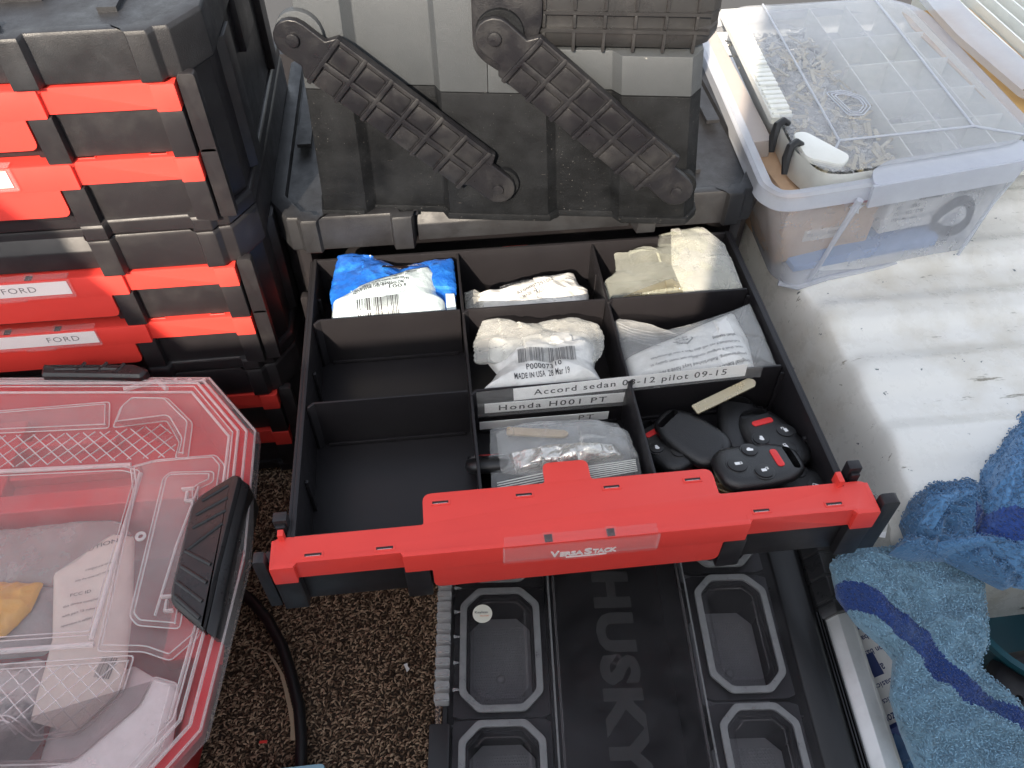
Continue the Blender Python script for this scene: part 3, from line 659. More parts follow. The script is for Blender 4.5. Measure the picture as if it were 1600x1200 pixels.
# 3 shiny clear bag, back right
b = pbag('shiny clear torn bag with a key inside, in the back right compartment', (33.5, 26, -5.5)); og = W(b)
key = MB(); key.prism(rpoly([(29.5, 22.3), (34.4, 22.3), (36, 23.2), (35.6, 24.4), (33.8, 25.3), (31.2, 24.3), (28.6, 23.2)], .5), -1.6, -1.1); key.prism([(33.2, 23.2), (34.6, 23.2), (34.2, 25.2), (33.4, 25.0)], -1.08, -.95)
key.build('key', 'brass', b, .08, org=og)
film([(27.5, 22.35), (27.5, 25.3), (28.9, 26.6), (29.2, 29.0), (29.8, 27.3), (31.0, 29.2), (32.2, 28.3), (33.6, 29.2), (34.1, 31.3), (38.3, 31.6), (39.3, 30.6), (40.1, 28.7), (39.9, 24.5), (40.1, 22.8), (39.9, 22.35), (33, 22.3)], -.95, .9, 'polywarm', b, og, crumple=.2, scale=.42, facet=.85, cell=1.9, seed=21, center=(34.2, 25.8), rings=44, N=260, jag=.02, p=2.6, ay=.06)
film([(34.5, 22.5), (34.2, 26.2), (35.2, 31.0), (38.6, 31.3), (40.1, 28.6), (40.15, 22.5)], -.2, .45, 'polymilk', b, og, 'white_lining', crumple=.1, scale=.3, facet=.4, cell=2.4, seed=26, rings=24, N=140, ay=.07)
# 4 middle, number 7310
b = pbag('crumpled white padded bag printed 00007310 MADE IN USA, centre compartment', (20, 16, -5.5)); og = W(b)
p = Pillow([(14.3, 12.45), (15.6, 14.0), (16.3, 15.2), (15.6, 16.6), (15.9, 19.0), (19, 19.1), (22, 19.4), (25.0, 19.2), (25.6, 17.6), (25.2, 16.2), (24.7, 14.6), (25.3, 12.6), (20.0, 12.4)], -1.7, 1.75, crumple=.16, scale=.45, facet=.6, cell=2.1, seed=33, p=2.8, rings=44, N=240, center=(20.4, 15.2))
p.mb().build('padded_bag', 'bagpaper', b, org=og, smooth=24)
film([(14.4, 16.0), (14.5, 18.4), (15.5, 21.1), (17.0, 21.2), (19.1, 20.1), (21.8, 20.4), (24.1, 20.6), (25.9, 19.6), (26.2, 18.0), (25.8, 16.3), (25.0, 15.0), (20, 15.5)], -.9, .55, 'polymilk', b, og, crumple=.12, scale=.6, facet=.6, cell=1.7, seed=35, rings=30, N=200, center=(20.3, 18.0), jag=.02)
m = MB(); v, f = p.ink(([(x, y, 0) for x, y, z in barcode(5.0, 1.55, 12, 46)[0]], barcode(5.0, 1.55, 12, 46)[1]), 18.1, 14.7, -3, .07)
m.add(v, f); m.build('barcode', 'inkgrey', b, org=og)
lines(p, [('P00007310', 3.0, 0), ('MADE IN USA  28 Mar 19', 4.7, -1.1)], 18.7, 13.9, 1, .5, .72, parent=b, org=og)
# 5 middle right, refurbished keys leaflet
b = pbag('clear zip bag holding a white leaflet printed upside down, middle right compartment', (33.5, 16, -5.5)); og = W(b)
p = Pillow([(27.45, 12.6), (27.5, 15.3), (30.3, 16.6), (33.3, 17.8), (38.6, 19.8), (38.9, 16.2), (38.4, 12.5), (33, 12.45)], -1.35, 1.3, ax=.02, crumple=.08, scale=.35, facet=.22, cell=3, seed=41, p=4, rings=30, N=200, center=(34, 15.0))
p.mb().build('leaflet', 'bagpaper', b, org=og, smooth=28)
lines(p, [('when needed', 2.0, 1.6), ('Refurbished Keys will also have a new aftermarket', 8.0, -.3), ('case, shell if original condition did not meet quality st', 8.6, .3), ('programming. Refurbished keys have a few sty', 8.7, -.2), ('original Electronics Reused and are Ready for', 8.8, -.2)][::-1][::-1],
      38.0, 16.3, 187, .34, -.66 if False else .0, parent=b, org=og) if False else None
rows = [('original Electronics Reused and are Ready for', 8.7), ('programming. Refurbished keys have a few sty', 8.7), ('case, shell if original condition not meet quality st', 8.5), ('Refurbished Keys will also have a new aftermarket', 8.2), ('when needed', 2.2)]
m = MB()
for i, (s, wd) in enumerate(rows):
    g = text_fit(s, wd, .36, 1.0, bold=.01); v, f = p.ink(g, 37.9-.12*i, 13.35+i*.72, 188, .07); m.add(v, f)
m.build('print', 'inkgrey', b, org=og)
m = MB()
badge = [(31.6, 17.0), (33.3, 17.5), (33.7, 16.2), (33.0, 15.5), (31.9, 15.8)]; bi = [(32.5+(x-32.5)*.9, 16.4+(y-16.4)*.9) for x, y in badge]
vv = [(x, y, p.top(x, y, .08)) for x, y in badge+bi]; n = 5; m.add(vv, [(i, (i+1) % n, n+(i+1) % n, n+i) for i in range(n)])
for i in range(3):
    g = text_fit(('PHOTO', 'KEYS', 'REF 300')[i], 1.2, .24, bold=.01); v, f = p.ink(g, 33.2, 15.95+i*.38, 195, .08); m.add(v, f)
m.build('badge', 'inkgrey', b, org=og)
film([(27.42, 12.5), (27.4, 15.6), (27.3, 19.8), (28.0, 20.3), (28.3, 19.3), (30.7, 17.9), (33.5, 18.4), (39.1, 20.2), (40.45, 20.8), (40.4, 15.5), (40.4, 12.6), (33, 12.42)], -1.0, 1.25, 'poly', b, og, crumple=.1, scale=.4, facet=.35, cell=2, seed=43, center=(34, 15.2), rings=34, N=240)
m = MB()
for i in range(5):
    o = i*.55; m.tube([(27.55+o*.25, 19.3-o, -.45), (28.6+o*.3, 18.3-o*.9, -.35), (30.6+o*.1, 17.3-o*.75, -.2)], .06, 5)
m.build('zip_ridges', 'zip', b, org=og)
# 6 front middle, clear bag with foil
b = pbag('clear zip bag with crinkled wrap and a tan key blank, front middle compartment', (20.5, 6, -5.5)); og = W(b)
ol = [(14.6, 1.2), (15.0, 7.9), (15.2, 9.7), (18.8, 10.1), (23.9, 9.8), (25.8, 9.1), (26.7, 6.4), (26.8, 5.9), (26.6, 2.6), (23.5, 1.9), (18.7, 1.3)]
film(ol, -2.2, .35, 'zip', b, og, crumple=.2, scale=.5, seed=51, rings=26, N=180)
MB().prism(rpoly([(16.4, 8.4), (16.5, 9.15), (21.2, 8.3), (21.5, 7.9), (21.0, 7.6)], .25), -1.6, -1.35).build('key_blank', 'tan', b, .08, org=og)
film([(15.6, 4.9), (15.6, 8.9), (18.6, 9.3), (24.3, 8.7), (26.3, 7.5), (26.6, 5.2), (24.4, 4.3), (21.8, 4.2), (18.6, 4.1)], -1.75, 1.4, 'poly', b, og, 'inner_bag', crumple=.15, scale=.75, facet=.75, cell=1.3, seed=53, rings=40, N=240, center=(21, 6.6), p=2.2)
film([(16.8, 4.9), (16.4, 6.7), (19, 7.1), (23.0, 7.0), (25.2, 6.6), (25.6, 5.4), (21.8, 4.8)], -2.1, 1.1, 'foil', b, og, 'crinkled_wrap', crumple=.1, scale=1.3, facet=1.1, cell=.7, seed=55, rings=34, N=200)
m = MB()
for i in range(7): m.tube([(15.2, 2.6+i*.19, -1.75+.05*i), (18.5, 2.9+i*.2, -1.55+.05*i), (22.5, 3.4+i*.17, -1.5+.04*i), (26.3, 3.9+i*.15, -1.7+.04*i)], .05, 5)
m.build('zip_ridges', 'casewhite', b, org=og)

# labels on the cross divider
tp = thing('divider_label', 'white strip reading Accord sedan 08-12 pilot 09-15, taped along the cross divider', 'label', (27, 11.9, -1)); og = W(tp)
q = math.atan2(.75, 19.7)
fr = frame((17.4, 11.93, -1.45), (math.cos(q), 0, math.sin(q)), (-math.sin(q), 0, math.cos(q)))
MB().box(0, 19.8, 0, 1.5, -.03, .0).build('strip', 'paper', tp, mt=fr, org=og)
v, f = text_fit('Accord sedan 08-12 pilot 09-15', 16.4, .95, 1.2, bold=.012); MB().add([(x+1.7, y+.22, .012) for x, y, z in v], f).build('lettering', 'ink', tp, mt=fr, org=og)
MB().box(-3.1, 21.2, -.3, 1.62, .03, .045).build('clear_tape', 'tape', tp, mt=fr, org=og)
tp = thing('divider_label', 'white strip reading Honda H001 PT, just below the Accord strip', 'label', (20.5, 11.6, -2)); og = W(tp)
fr = frame((14.9, 11.72, -2.55), (1, 0, .0), (0, -.12, 1))
MB().box(0, 11.9, 0, 1.4, -.03, .0).build('strip', 'paper', tp, mt=fr, org=og)
v, f = text_fit('Honda H001 PT', 9.2, .8, 1.25, bold=.012); MB().add([(x+1.2, y+.28, .012) for x, y, z in v], f).build('lettering', 'ink', tp, mt=fr, org=og)
MB().box(-.6, 12.3, -.5, 1.6, .03, .045).build('clear_tape', 'tape', tp, mt=fr, org=og)
tp = thing('divider_label', 'third white strip, mostly hidden behind the crinkled zip bag', 'label', (20, 11.4, -4)); og = W(tp)
fr = frame((14.4, 11.55, -4.5), (1, 0, .0), (0, -.12, 1))
MB().box(0, 11.2, 0, 1.2, -.03, .0).build('strip', 'paper', tp, mt=fr, org=og)
v, f = text_fit('PT', 1.3, .7, 1.3); MB().add([(x+8.6, y+.28, .012) for x, y, z in v], f).build('lettering', 'inkgrey', tp, mt=fr, org=og)

# ---------------------------------------------------------------- car key fobs
def fob(label, loc, ang, tx=0, ty=0, front=True, blade=None, sc=1.0, group='car key fobs in the front right compartment'):
    t = thing('key_fob', label, 'key fob', loc, group); t.rotation_euler = (R(tx), R(ty), R(ang)); t.scale = (sc, sc, sc)
    o = rpoly([(-3.15, -1.3), (-2.3, -2.0), (0, -2.05), (2.0, -1.8), (3.25, -1.0), (3.35, 0), (3.25, 1.0), (2.0, 1.8), (0, 2.05), (-2.3, 2.0), (-3.15, 1.3), (-3.3, 0)], .8, 4)
    I = lambda d, z: [(x*(1-d/3.3), y*(1-d/2.05), z) for x, y in o]
    body = MB().loft([I(.55, 0), I(.18, .12), I(.02, .38), I(0, .62), I(.1, .9), I(.35, 1.1), I(.7, 1.19), I(1.2, 1.22)])
    sl = MB().prism(rrect(2.15, 2.75, -1.1, 1.1, .25), -.5, 2)
    cut(body, [sl]).build('shell', 'fob', t, smooth=60)
    if not front:
        MB().cyl((-2.6, -.5, 1.12), .12, .06, 12).build('screw', 'rubber', t)
        return t
    bts = [(-1.75, -.1, .74), (-.15, -1.05, .68), (-.3, 1.1, .62)]
    for i, (x, y, r) in enumerate(bts):
        rg = MB(); rg.cyl((x, y, 1.1), r+.1, .125, 28); rg.build('button_bezel', 'fob', t, .03, 1)
        bo = MB().cyl((x, y, 1.15), r-.02, .17, 28).build('button', 'rubber', t, .05, 2)
        ic = MB(); z = 1.325
        if i == 2: ic.prism([(x-.22, y-.14), (x+.2, y-.18), (x+.26, y), (x+.1, y+.06), (x+.02, y+.17), (x-.14, y+.15), (x-.26, y)], z, z+.012)
        else:
            ic.box(x-.2, x+.16, y-.12, y+.14, z, z+.012); s = .12 if i else 0
            for a, b_ in (((x+.16, x+.32), (y-.1+s, y-.05+s)), ((x+.16, x+.32), (y+.07+s, y+.12+s)), ((x+.3, x+.35), (y-.1+s, y+.12+s))): ic.box(*a, *b_, z, z+.012)
        ic.build('icon', 'icon', bo)
    pb = MB().prism(rrect(1.05, 1.6, -.85, .85, .26), 1.15, 1.29).build('panic_button', 'panic', t, .05, 2)
    v, f = text_fit('PANIC', 1.1, .22, 1.1); MB().add([(1.42-y, x-.55, 1.3) for x, y, z in v], f).build('lettering', 'panic', pb)
    return t
def blade(t, x0, y0, x1, y1, z0, z1, wd=.95, name='key_blade', mtl='brass'):
    dx, dy, dz = x1-x0, y1-y0, z1-z0; L = math.sqrt(dx*dx+dy*dy+dz*dz)
    fr = frame((x0, y0, z0), (dx, dy, dz), (-dy, dx, 0))
    m = MB(); m.prism(rpoly([(0, -wd/2), (L-.3, -wd/2), (L, -.15), (L, .15), (L-.3, wd/2), (0, wd/2)], .15), 0, .2); 
    m.box(.2, L-1.2, -.12, .12, .2, .235)
    return m.build(name, mtl, t, .03, 1, mt=fr)
k = fob('black four-button key fob partly under the plain one, at the left of the pile', (29.6, 7.3, -4.1), 118, 0, 12)
k = fob('black key fob lying face down, its plain rounded back up, left middle of the pile', (31.7, 7.2, -3.0), 128, -6, 4, front=False)
k = fob('black key fob face down beneath, with a long blade sticking out up right', (36.4, 8.7, -4.0), 80, 8, 2, front=False)
k3 = MB(); 
bl = thing('key', 'long gold-grey key blade slanting up across the pile towards the back', 'key', (35, 10, -2)); og = W(bl)
blade(None, 32.3, 9.4, 37.9, 11.35, -1.7, -.9, 1.0).parent = bl
for ch in bl.children: ch.location = -Vector(og)*S
k = fob('black key fob with red panic button, rightmost, loop end towards the back', (38.2, 6.4, -3.3), 102, 0, 10, sc=1.1)
k = fob('black key fob with red panic button, nearest the red pull, loop end to the right', (35.5, 2.7, -1.6), 5, -8, 2, sc=1.08)
for i, (x, y, a, z, lb) in enumerate(((30.0, 3.4, 20, -4.6, 'dark key fob at the bottom of the pile, near the column divider'), (35.6, 5.6, 60, -4.6, 'dark key fob at the bottom of the pile, between the two button fobs'), (38.6, 2.1, 150, -3.6, 'dark key fob at the bottom of the pile, in the front right corner'))):
    fob(lb, (x, y, z), a, 0, 3, front=(i != 1))
for i, (p, lb) in enumerate((((27.9, 2.7, 30.6, 1.2, -3.0, -2.9), 'short key blade at the column divider, by the red pull'), ((30.0, 2.4, 33.0, .9, -2.7, -2.6), 'key blade just behind the red pull, left of the nearest fob'), ((33.8, 1.2, 31.0, 3.0, -1.9, -2.0), 'key blade under the nearest fob'), ((38.9, 3.6, 40.2, 1.4, -2.6, -2.9), 'key blade between the nearest fob and the drawer side'))):
    t = thing('key', lb, 'key', (p[0], p[1], p[4])); o = blade(t, *p, 1.1); o.location = -Vector(W(t))*S
k = fob('black key fob standing on edge at the left end of the front middle compartment', (14.9, 7.2, -4.6), 88, 0, 50, group=None); k['label'] = 'black key fob standing on edge beside the clear zip bag, front middle compartment'
k = fob('x', (15.2, 2.3, -4.8), 80, 0, 40, front=False, group=None); k['label'] = 'black key fob under the front left corner of the clear zip bag'

# ================================================================ setting
CZ = -27.0
g = MB().box(-160, 44.5, -110, 130, CZ-1.2, CZ-.55).build('carpet', 'carpet'); tag(g, kind='structure')
g = MB().box(-300, 300, -300, 300, CZ-3, CZ-1.4).build('ground', mat('floor_grey', (.05, .05, .05), .8)); tag(g, kind='structure')
def numpy_mesh(name, co_, faces, m, parent=None, smooth=True):
    me = bpy.data.meshes.new(name); k = faces.shape[1]
    me.vertices.add(len(co_)); me.vertices.foreach_set('co', (co_*S).astype(np.float32).ravel())
    me.loops.add(faces.size); me.loops.foreach_set('vertex_index', faces.astype(np.int32).ravel())
    me.polygons.add(len(faces)); me.polygons.foreach_set('loop_start', np.arange(0, faces.size, k, dtype=np.int32))
    me.polygons.foreach_set('use_smooth', np.full(len(faces), smooth)); me.update(calc_edges=True); me.validate()
    me.materials.append(M[m]); o = bpy.data.objects.new(name, me); COL.objects.link(o)
    if parent: o.parent = parent
    return o
def tufts(base, dirs, ups, length, thick, rise, rng, sides=5, rings=4):
    """bent little yarn loops: base points, lying direction and up vector for each"""
    n = len(base); t = np.linspace(0, 1, rings); out = []
    side = np.cross(dirs, ups); L = (length*(.7+.6*rng.random(n)))[:, None]; H = (rise*(.6+.8*rng.random(n)))[:, None]; TH = (thick*(.75+.5*rng.random(n)))[:, None]
    bend = (rng.random(n)-.5)[:, None]*.6
    for k in range(rings):
        s = t[k]; c = base+dirs*L*(s-.5)+side*L*bend*(s*(1-s))+ups*H*math.sin(math.pi*(.1+.8*s)); w = .45+.55*math.sin(math.pi*s)
        for q in range(sides):
            a = 2*math.pi*q/sides; out.append(c+side*TH*w*math.cos(a)+ups*TH*w*math.sin(a))
    V = np.stack(out, 1).reshape(-1, 3); m = rings*sides; f = []
    for k in range(rings-1):
        for q in range(sides):
            j = (q+1) % sides; f.append([k*sides+q, k*sides+j, (k+1)*sides+j, (k+1)*sides+q])
    f = np.array(f); F = (f[None]+(np.arange(n)*m)[:, None, None]).reshape(-1, 4)
    return V, F
rng = np.random.default_rng(3)
def carpet_pile(x0, x1, y0, y1, sp, name):
    xs, ys = np.meshgrid(np.arange(x0, x1, sp), np.arange(y0, y1, sp)); n = xs.size
    p = np.stack([xs.ravel()+rng.normal(0, sp*.35, n), ys.ravel()+rng.normal(0, sp*.35, n), np.full(n, CZ-.5)+rng.normal(0, .06, n)], 1)
    a = rng.normal(.5, .8, n); d = np.stack([np.cos(a), np.sin(a), rng.normal(0, .25, n)], 1); d /= np.linalg.norm(d, axis=1)[:, None]
    u = np.tile([0, 0, 1.], (n, 1)); V, F = tufts(p, d, u, sp*1.7, sp*.36, sp*.9, rng)
    return numpy_mesh(name, V, F, 'yarn')
tag(carpet_pile(-15, 13, -21, 27, .25, 'carpet_pile'), label=None, kind='stuff')
cb = bpy.data.objects['carpet_pile']; tag(cb, 'brown looped carpet pile in mixed tan and dark brown yarn', 'carpet')

# wheel arch: a pressed white panel with raised beads
def arch_z(x, y):
    def ss(t): t = max(0, min(1, t)); return t*t*(3-2*t)
    edge = 49.2+.9*math.sin(y*.11)+max(0, (6-y))*.02
    k = ss((x-edge+5.6)/6.6); z = -27+20*k**1.15
    z += -1.0*math.exp(-((x-edge+2.3)/1.1)**2)*ss((y-5)/10)
    for yc, hw, xs in ((24.2, 2.5, 52.6), (16.2, 2.5, 53.0), (7.6, 2.7, 52.2), (-.6, 2.2, 53.4), (32.6, 2.5, 53), (41, 2.5, 53), (49, 2.5, 53)):
        dx = max(0, xs-x); d = math.hypot(dx*.9, y-yc)/hw; z += .75*ss((1.25-d)/.9)
    y0_ = .3+1.2*ss((x-52)/4); z = z*(1-ss((y0_-y)/2.6))+-27*ss((y0_-y)/2.6)
    z += .25*noise.noise(Vector((x*.09, y*.09, 2)))+.04*noise.noise(Vector((x*.5, y*.5, 5)))
    return z
m = MB(); nx, ny = 130, 170; V = []; F = []
for j in range(ny+1):
    for i in range(nx+1):
        x = 43.6+(96-43.6)*(i/nx)**1.35; y = -9+(80+9)*j/ny; V.append((x, y, arch_z(x, y)))
for j in range(ny):
    for i in range(nx): a = j*(nx+1)+i; F.append((a, a+1, a+nx+2, a+nx+1))
m.add(V, F); o = m.build('wheel_arch', 'van', smooth=60); tag(o, kind='structure')
m = MB().box(44.6, 140, -110, 130, CZ-1.35, CZ-.6); tag(m.build('van_floor', 'van'), kind='structure')

# ================================================================ clear tub with an organizer case inside
tub = thing('storage_tub', 'frosted clear plastic tub on the white wheel arch, filled with boxes and a lidded case', 'storage tub', (58, 45, -7)); og = W(tub)
RIM = rpoly([(43.0, 30.6), (44.3, 28.7), (46.0, 28.4), (53, 29.3), (70.5, 32.2), (73.6, 33.6), (75.2, 36.5), (76, 66), (72, 70), (48, 68), (45, 64)], [1.5, 1.5, 1, 2, 2, 2, 2, 3, 3, 3, 3], 4)
BASEP = rpoly([(47.2, 30.6), (48.3, 29.0), (49.6, 28.9), (53, 29.9), (69.0, 32.3), (70.6, 33.6), (72.0, 37), (72.5, 63), (70, 66), (51, 65), (48.5, 62)], [1.5, 1.5, 1, 2, 2, 2, 2, 3, 3, 3, 3], 4)
def lerp(a, b, t): return [(p[0]*(1-t)+q[0]*t, p[1]*(1-t)+q[1]*t) for p, q in zip(a, b)]
def R3(p, z): return [(a, b, z) for a, b in p]
inner = inset(RIM, 1.1); bi = inset(BASEP, .0)
MB().loft([R3(bi, -6.6), R3(lerp(bi, inner, .12), -6.3), R3(lerp(bi, inner, .5), -1), R3(inner, 4.0)], cap=False).build('tub_wall', 'frost', tub, org=og, smooth=60)
MB().add(R3(bi, -6.55), [tuple(range(len(bi)))]).build('tub_floor', 'frost', tub, org=og)
MB().loft([R3(inset(RIM, 1.1), 4.02), R3(inset(RIM, .05), 3.6), R3(RIM, 3.5), R3(inset(RIM, .12), 5.0), R3(inset(RIM, .5), 5.2), R3(inset(RIM, 1.5), 4.9), R3(inset(RIM, 1.9), 4.0)], cap=False).build('tub_rim', 'rim', tub, org=og, smooth=40)
m = MB(); fl = rpoly([(53.6, 28.9), (70.0, 31.6), (71.8, 33.0), (71.6, 35.2), (56.6, 32.9), (54.4, 31.4)], .7, 4); m.prism(fl, 5.1, 5.55)
m.loft([[(53.7, 28.8, 3.0), (70.2, 31.5, 3.0), (70.2, 31.9, 3.0), (53.7, 29.2, 3.0)], [(53.5, 28.75, 5.5), (70.3, 31.45, 5.5), (70.3, 31.85, 5.5), (53.5, 29.15, 5.5)]])
m.build('tub_handle', 'rim', tub, .15, 3, org=og)
m = MB(); m.tube([(52.7, 28.9, 4.0), (52.2, 29.4, 0), (51.4, 29.6, -4.5), (50.6, 29.5, -6.6)], [.35, .28, .25, .3], 8)
m.tube([(47.5, 29.6, -6.6), (49.4, 28.9, -6.85), (53, 29.9, -6.7), (60, 31, -6.6), (69, 32.3, -6.7), (71, 33.9, -6.7)], .3, 8)
m.tube([(68.2, 31.6, -6.6), (69.5, 32.0, 0), (71, 32.3, 4)], .18, 8)
m.build('corner_rib', 'rim', tub, org=og)
def put(name, label, cat, parts, grp=None):
    """parts = list of (name, MB, material, bevel); first gives the base position"""
    t = thing(name, label, cat, parts[0][4] if len(parts[0]) > 4 else (0, 0, 0), grp)
    for p in parts: p[1].build(p[0], p[2], t, p[3], 2, org=W(t))
    return t
# cartons inside
fx = frame((47.2, 31.6, -6.3), (1, .12, 0), (-.12, 1, 0))
t = thing('carton', 'brown cardboard carton in the left front corner of the tub', 'carton', (52, 36, -6.3)); og2 = W(t)
MB().box(.6, 11.2, .6, 14, 0, 7.9).build('carton_body', 'card', t, .25, 2, mt=fx, org=og2)
MB().prism([(6.2, 8.0), (11.0, 8.0), (11.0, 6.6), (6.3, 6.9)], .42, .55, 'y').build('print', mat('dark_red_print', (.3, .02, .03), .6), t, mt=fx, org=og2)
star = [(8.2+(.9 if i % 2 == 0 else .4)*math.cos(R(90+36*i)), 6.1+(.9 if i % 2 == 0 else .4)*math.sin(R(90+36*i))) for i in range(10)]
MB().prism(star, .38, .5, 'y').build('star_print', 'paper', t, mt=fx, org=og2)
MB().box(3.2, 7.6, .5, .57, 2.6, 4.0).build('paper_label', mat('pale_label', (.6, .52, .44), .7), t, mt=fx, org=og2)
v, f = text_fit('ITEM NO 30271', 3.4, .4); MB().add([(x+3.6, .46, y+3.2) for x, y, z in v], f).build('lettering', 'inkgrey', t, mt=fx, org=og2)
fx = frame((59.2, 33.2, -6.3), (1, .16, 0), (-.16, 1, 0))
t = thing('carton', 'white labelled carton with a barcode in the middle of the tub', 'carton', (63, 38, -6.3)); og2 = W(t)
MB().box(0, 8.0, .2, 12, 2.2, 8.2).build('carton_body', mat('white_carton', (.62, .6, .57), .7), t, .15, 2, mt=fx, org=og2)
v, f = barcode(2.8, 1.3, 3, 24); MB().add([(x+3.4, .14, y+5.9) for x, y, z in v], f).build('barcode', 'inkgrey', t, mt=fx, org=og2)
m = MB()
for i, (s, wd) in enumerate((('SKU: A2065', 2.8), ('ITEM NO.: 1398', 3.6), ('ITEM: Mercedes Benz 1/2 4"', 5.6))):
    v, f = text_fit(s, wd, .42, 1.05, bold=.01); m.add([(x+1.0, .14, y+5.1-i*.75) for x, y, z in v], f)
m.build('lettering', 'inkgrey', t, mt=fx, org=og2)
t = thing('carton', 'blue and tan flat carton lying on the floor of the tub', 'carton', (60, 36, -6.4)); og2 = W(t)
fx = frame((49.5, 30.9, -6.45), (1, .14, 0), (-.14, 1, 0))
MB().prism([(0, 0), (17, 0), (17, 1.6), (6, 1.4), (0, .7)], .0, 9, 'y').build('carton_body', mat('faded_blue_card', (.2, .3, .5), .7), t, .1, 2, mt=fx, org=og2)
t = thing('cable_coil', 'loop of black cable standing inside the front right of the tub', 'cable', (67.5, 34.2, -5.5)); og2 = W(t)
m = MB(); pts = [(67.6+1.9*math.cos(R(a)), 34.2+.2*math.sin(R(a*2)), -3.3+2.0*math.sin(R(a))) for a in range(-200, 180, 15)]; m.tube(pts, .36, 8); m.tube([(p[0]+.4, p[1]+.5, p[2]+.2) for p in pts], .3, 8)
m.tube([(65.7, 34.2, -5.3), (62, 33.9, -5.6), (58, 33.2, -5.5), (54, 32.6, -5.9)], .3, 8); m.build('cable_loop', 'cable', t, org=og2)
t = thing('cardboard_sheet', 'pale cardboard sheet standing along the left inner side of the tub', 'cardboard', (46, 50, -6)); og2 = W(t)
MB().prism([(45.3, 66), (45.9, 40.5), (48.0, 40.6), (49.0, 66)], -5.5, 3.6).build('sheet', 'cardpale', t, .08, 1, org=og2)

# the lidded case in the tub
cs = thing('parts_case', 'flat clear-lidded parts case with loose metal key bits, lying in the tub', 'parts case', (60, 50, 1.5)); og = W(cs)
CO = rpoly([(48.0, 36), (49.3, 31.6), (51.4, 31.0), (70.2, 33.9), (73.0, 36.0), (73.4, 66), (71, 68), (52, 67.6), (50.2, 66)], [1.5, 1, 1, 1.5, 1.5, 2, 2, 2, 2], 4)
CI = inset(CO, .5)
MB().loft([R3(inset(CO, .7), 1.8), R3(inset(CO, .25), 2.2), R3(CO, 5.5)], cap=False).build('case_wall', 'casewhite', cs, org=og, smooth=60)
MB().add(R3(inset(CO, .75), 1.9), [tuple(range(len(CO)))]).build('case_floor', mat('milky_floor', (.5, .52, .53), .4), cs, org=og)
MB().prism(inset(CO, .15), 5.62, 5.8).build('case_lid', 'caselid', cs, .06, 1, org=og)
for a, b in (((52.9, 36.3), (55.0, 67.5)), ((67.6, 37.4), (69.6, 67.5)), ((52.9, 36.3), (67.6, 37.4)), ((52.9, 36.3), (51.0, 33.5)), ((67.6, 37.4), (72, 35.3))):
    MB().tube([(*a, 5.86), (*b, 5.86)], .13, 6).build('lid_ridge', 'rim', cs, org=og)
for (a, b) in (((59.6, 33), (61.0, 67)), ((64.6, 33.5), (65.8, 67)), ((69, 34.2), (70.4, 67))):
    MB().prism([(a[0]-.08, a[1]), (a[0]+.08, a[1]), (b[0]+.08, b[1]), (b[0]-.08, b[1])], 1.95, 5.3).build('case_divider', 'casewhite', cs, org=og)
for y in (39.5, 45.5, 52, 58.5):
    MB().prism([(60, y), (72.6, y+.8), (72.6, y+.95), (60, y+.15)], 1.95, 5.25).build('case_divider', 'casewhite', cs, org=og)
LG = [(54.9, 45.6), (57.0, 45.9), (58.7, 44.2), (58.7, 42.2), (57.2, 40.6), (55.6, 40.8)]
for k in (0, .35, .65):
    a, b = rpoly(inset(LG[::-1], k), .4, 3), rpoly(inset(LG[::-1], k+.1), .4, 3); MB().ring(a, b, 5.82, 5.92).build('lid_emblem', 'rim', cs, org=og)
m = MB(); 
for i, s in enumerate(('CASE', 'PARTS')):
    v, f = text_fit('M' if i else 'JL', .9, .5); m.add([(55.6+x, 41.6+y+i*1.2, 5.9) for x, y, z in v], f)
m.bm.free()
# left side of the case: white ribbed hinge edge with two black hooks
m = MB()
m.prism(rpoly([(47.7, 41.5), (50.0, 41.5), (51.9, 67), (49.4, 67)], .3), 4.9, 5.75)
for i in range(26): 
    y = 42+i*.96; x = 47.9+(y-42)*.07; m.prism(rpoly([(x, y), (x+2.1, y), (x+2.1, y+(.7 if i % 5 else .3)), (x, y+(.7 if i % 5 else .3))], .1, 2), 5.4, 6.0)
m.build('hinge_edge', 'casewhite', cs, .1, 1, org=og)
for y in (35.3, 39.3):
    m = MB(); m.tube([(48.9, y+.6, 5.9), (48.2, y+.5, 6.3), (47.5, y+.1, 6.1), (47.1, y-.5, 5.2), (47.0, y-1.2, 3.8)], [.3, .4, .45, .45, .3], 8); m.build('hook', 'cable', cs, org=og)
m = MB(); m.prism(rpoly([(48.5, 33.6), (51.5, 31.9), (53, 33.4), (50, 38.3), (48.6, 38)], .8), 5.3, 6.0); m.build('latch_lobe', 'casewhite', cs, .2, 2, org=og)
# loose metal bits: nobody could count them
m = MB(); rr = random.Random(5)
for i in range(620):
    x = rr.uniform(50.2, 59.4); y = 33+rr.random()**1.0*32
    L = rr.uniform(.5, 2.0); wd = rr.uniform(.12, .35); a = rr.uniform(0, 3.14); t_ = rr.uniform(-.5, .5)
    fr = frame((x, y, 2.2+rr.random()*2.0), (math.cos(a), math.sin(a), t_), (-math.sin(a), math.cos(a), rr.uniform(-.6, .6)))
    m.box(-L/2, L/2, -wd/2, wd/2, -.05, .05, fr)
o = m.build('loose_bits', 'metal', cs, org=og); o['kind'] = 'stuff'
m = MB()
for i in range(160):
    x = rr.uniform(50.2, 59.4); y = 33+rr.random()*32; L = rr.uniform(.6, 1.6); a = rr.uniform(0, 3.14)
    m.box(-L/2, L/2, -.3, .3, -.1, .1, frame((x, y, 2.1+rr.random()*1.6), (math.cos(a), math.sin(a), rr.uniform(-.4, .4)), (-math.sin(a), math.cos(a), .2)))
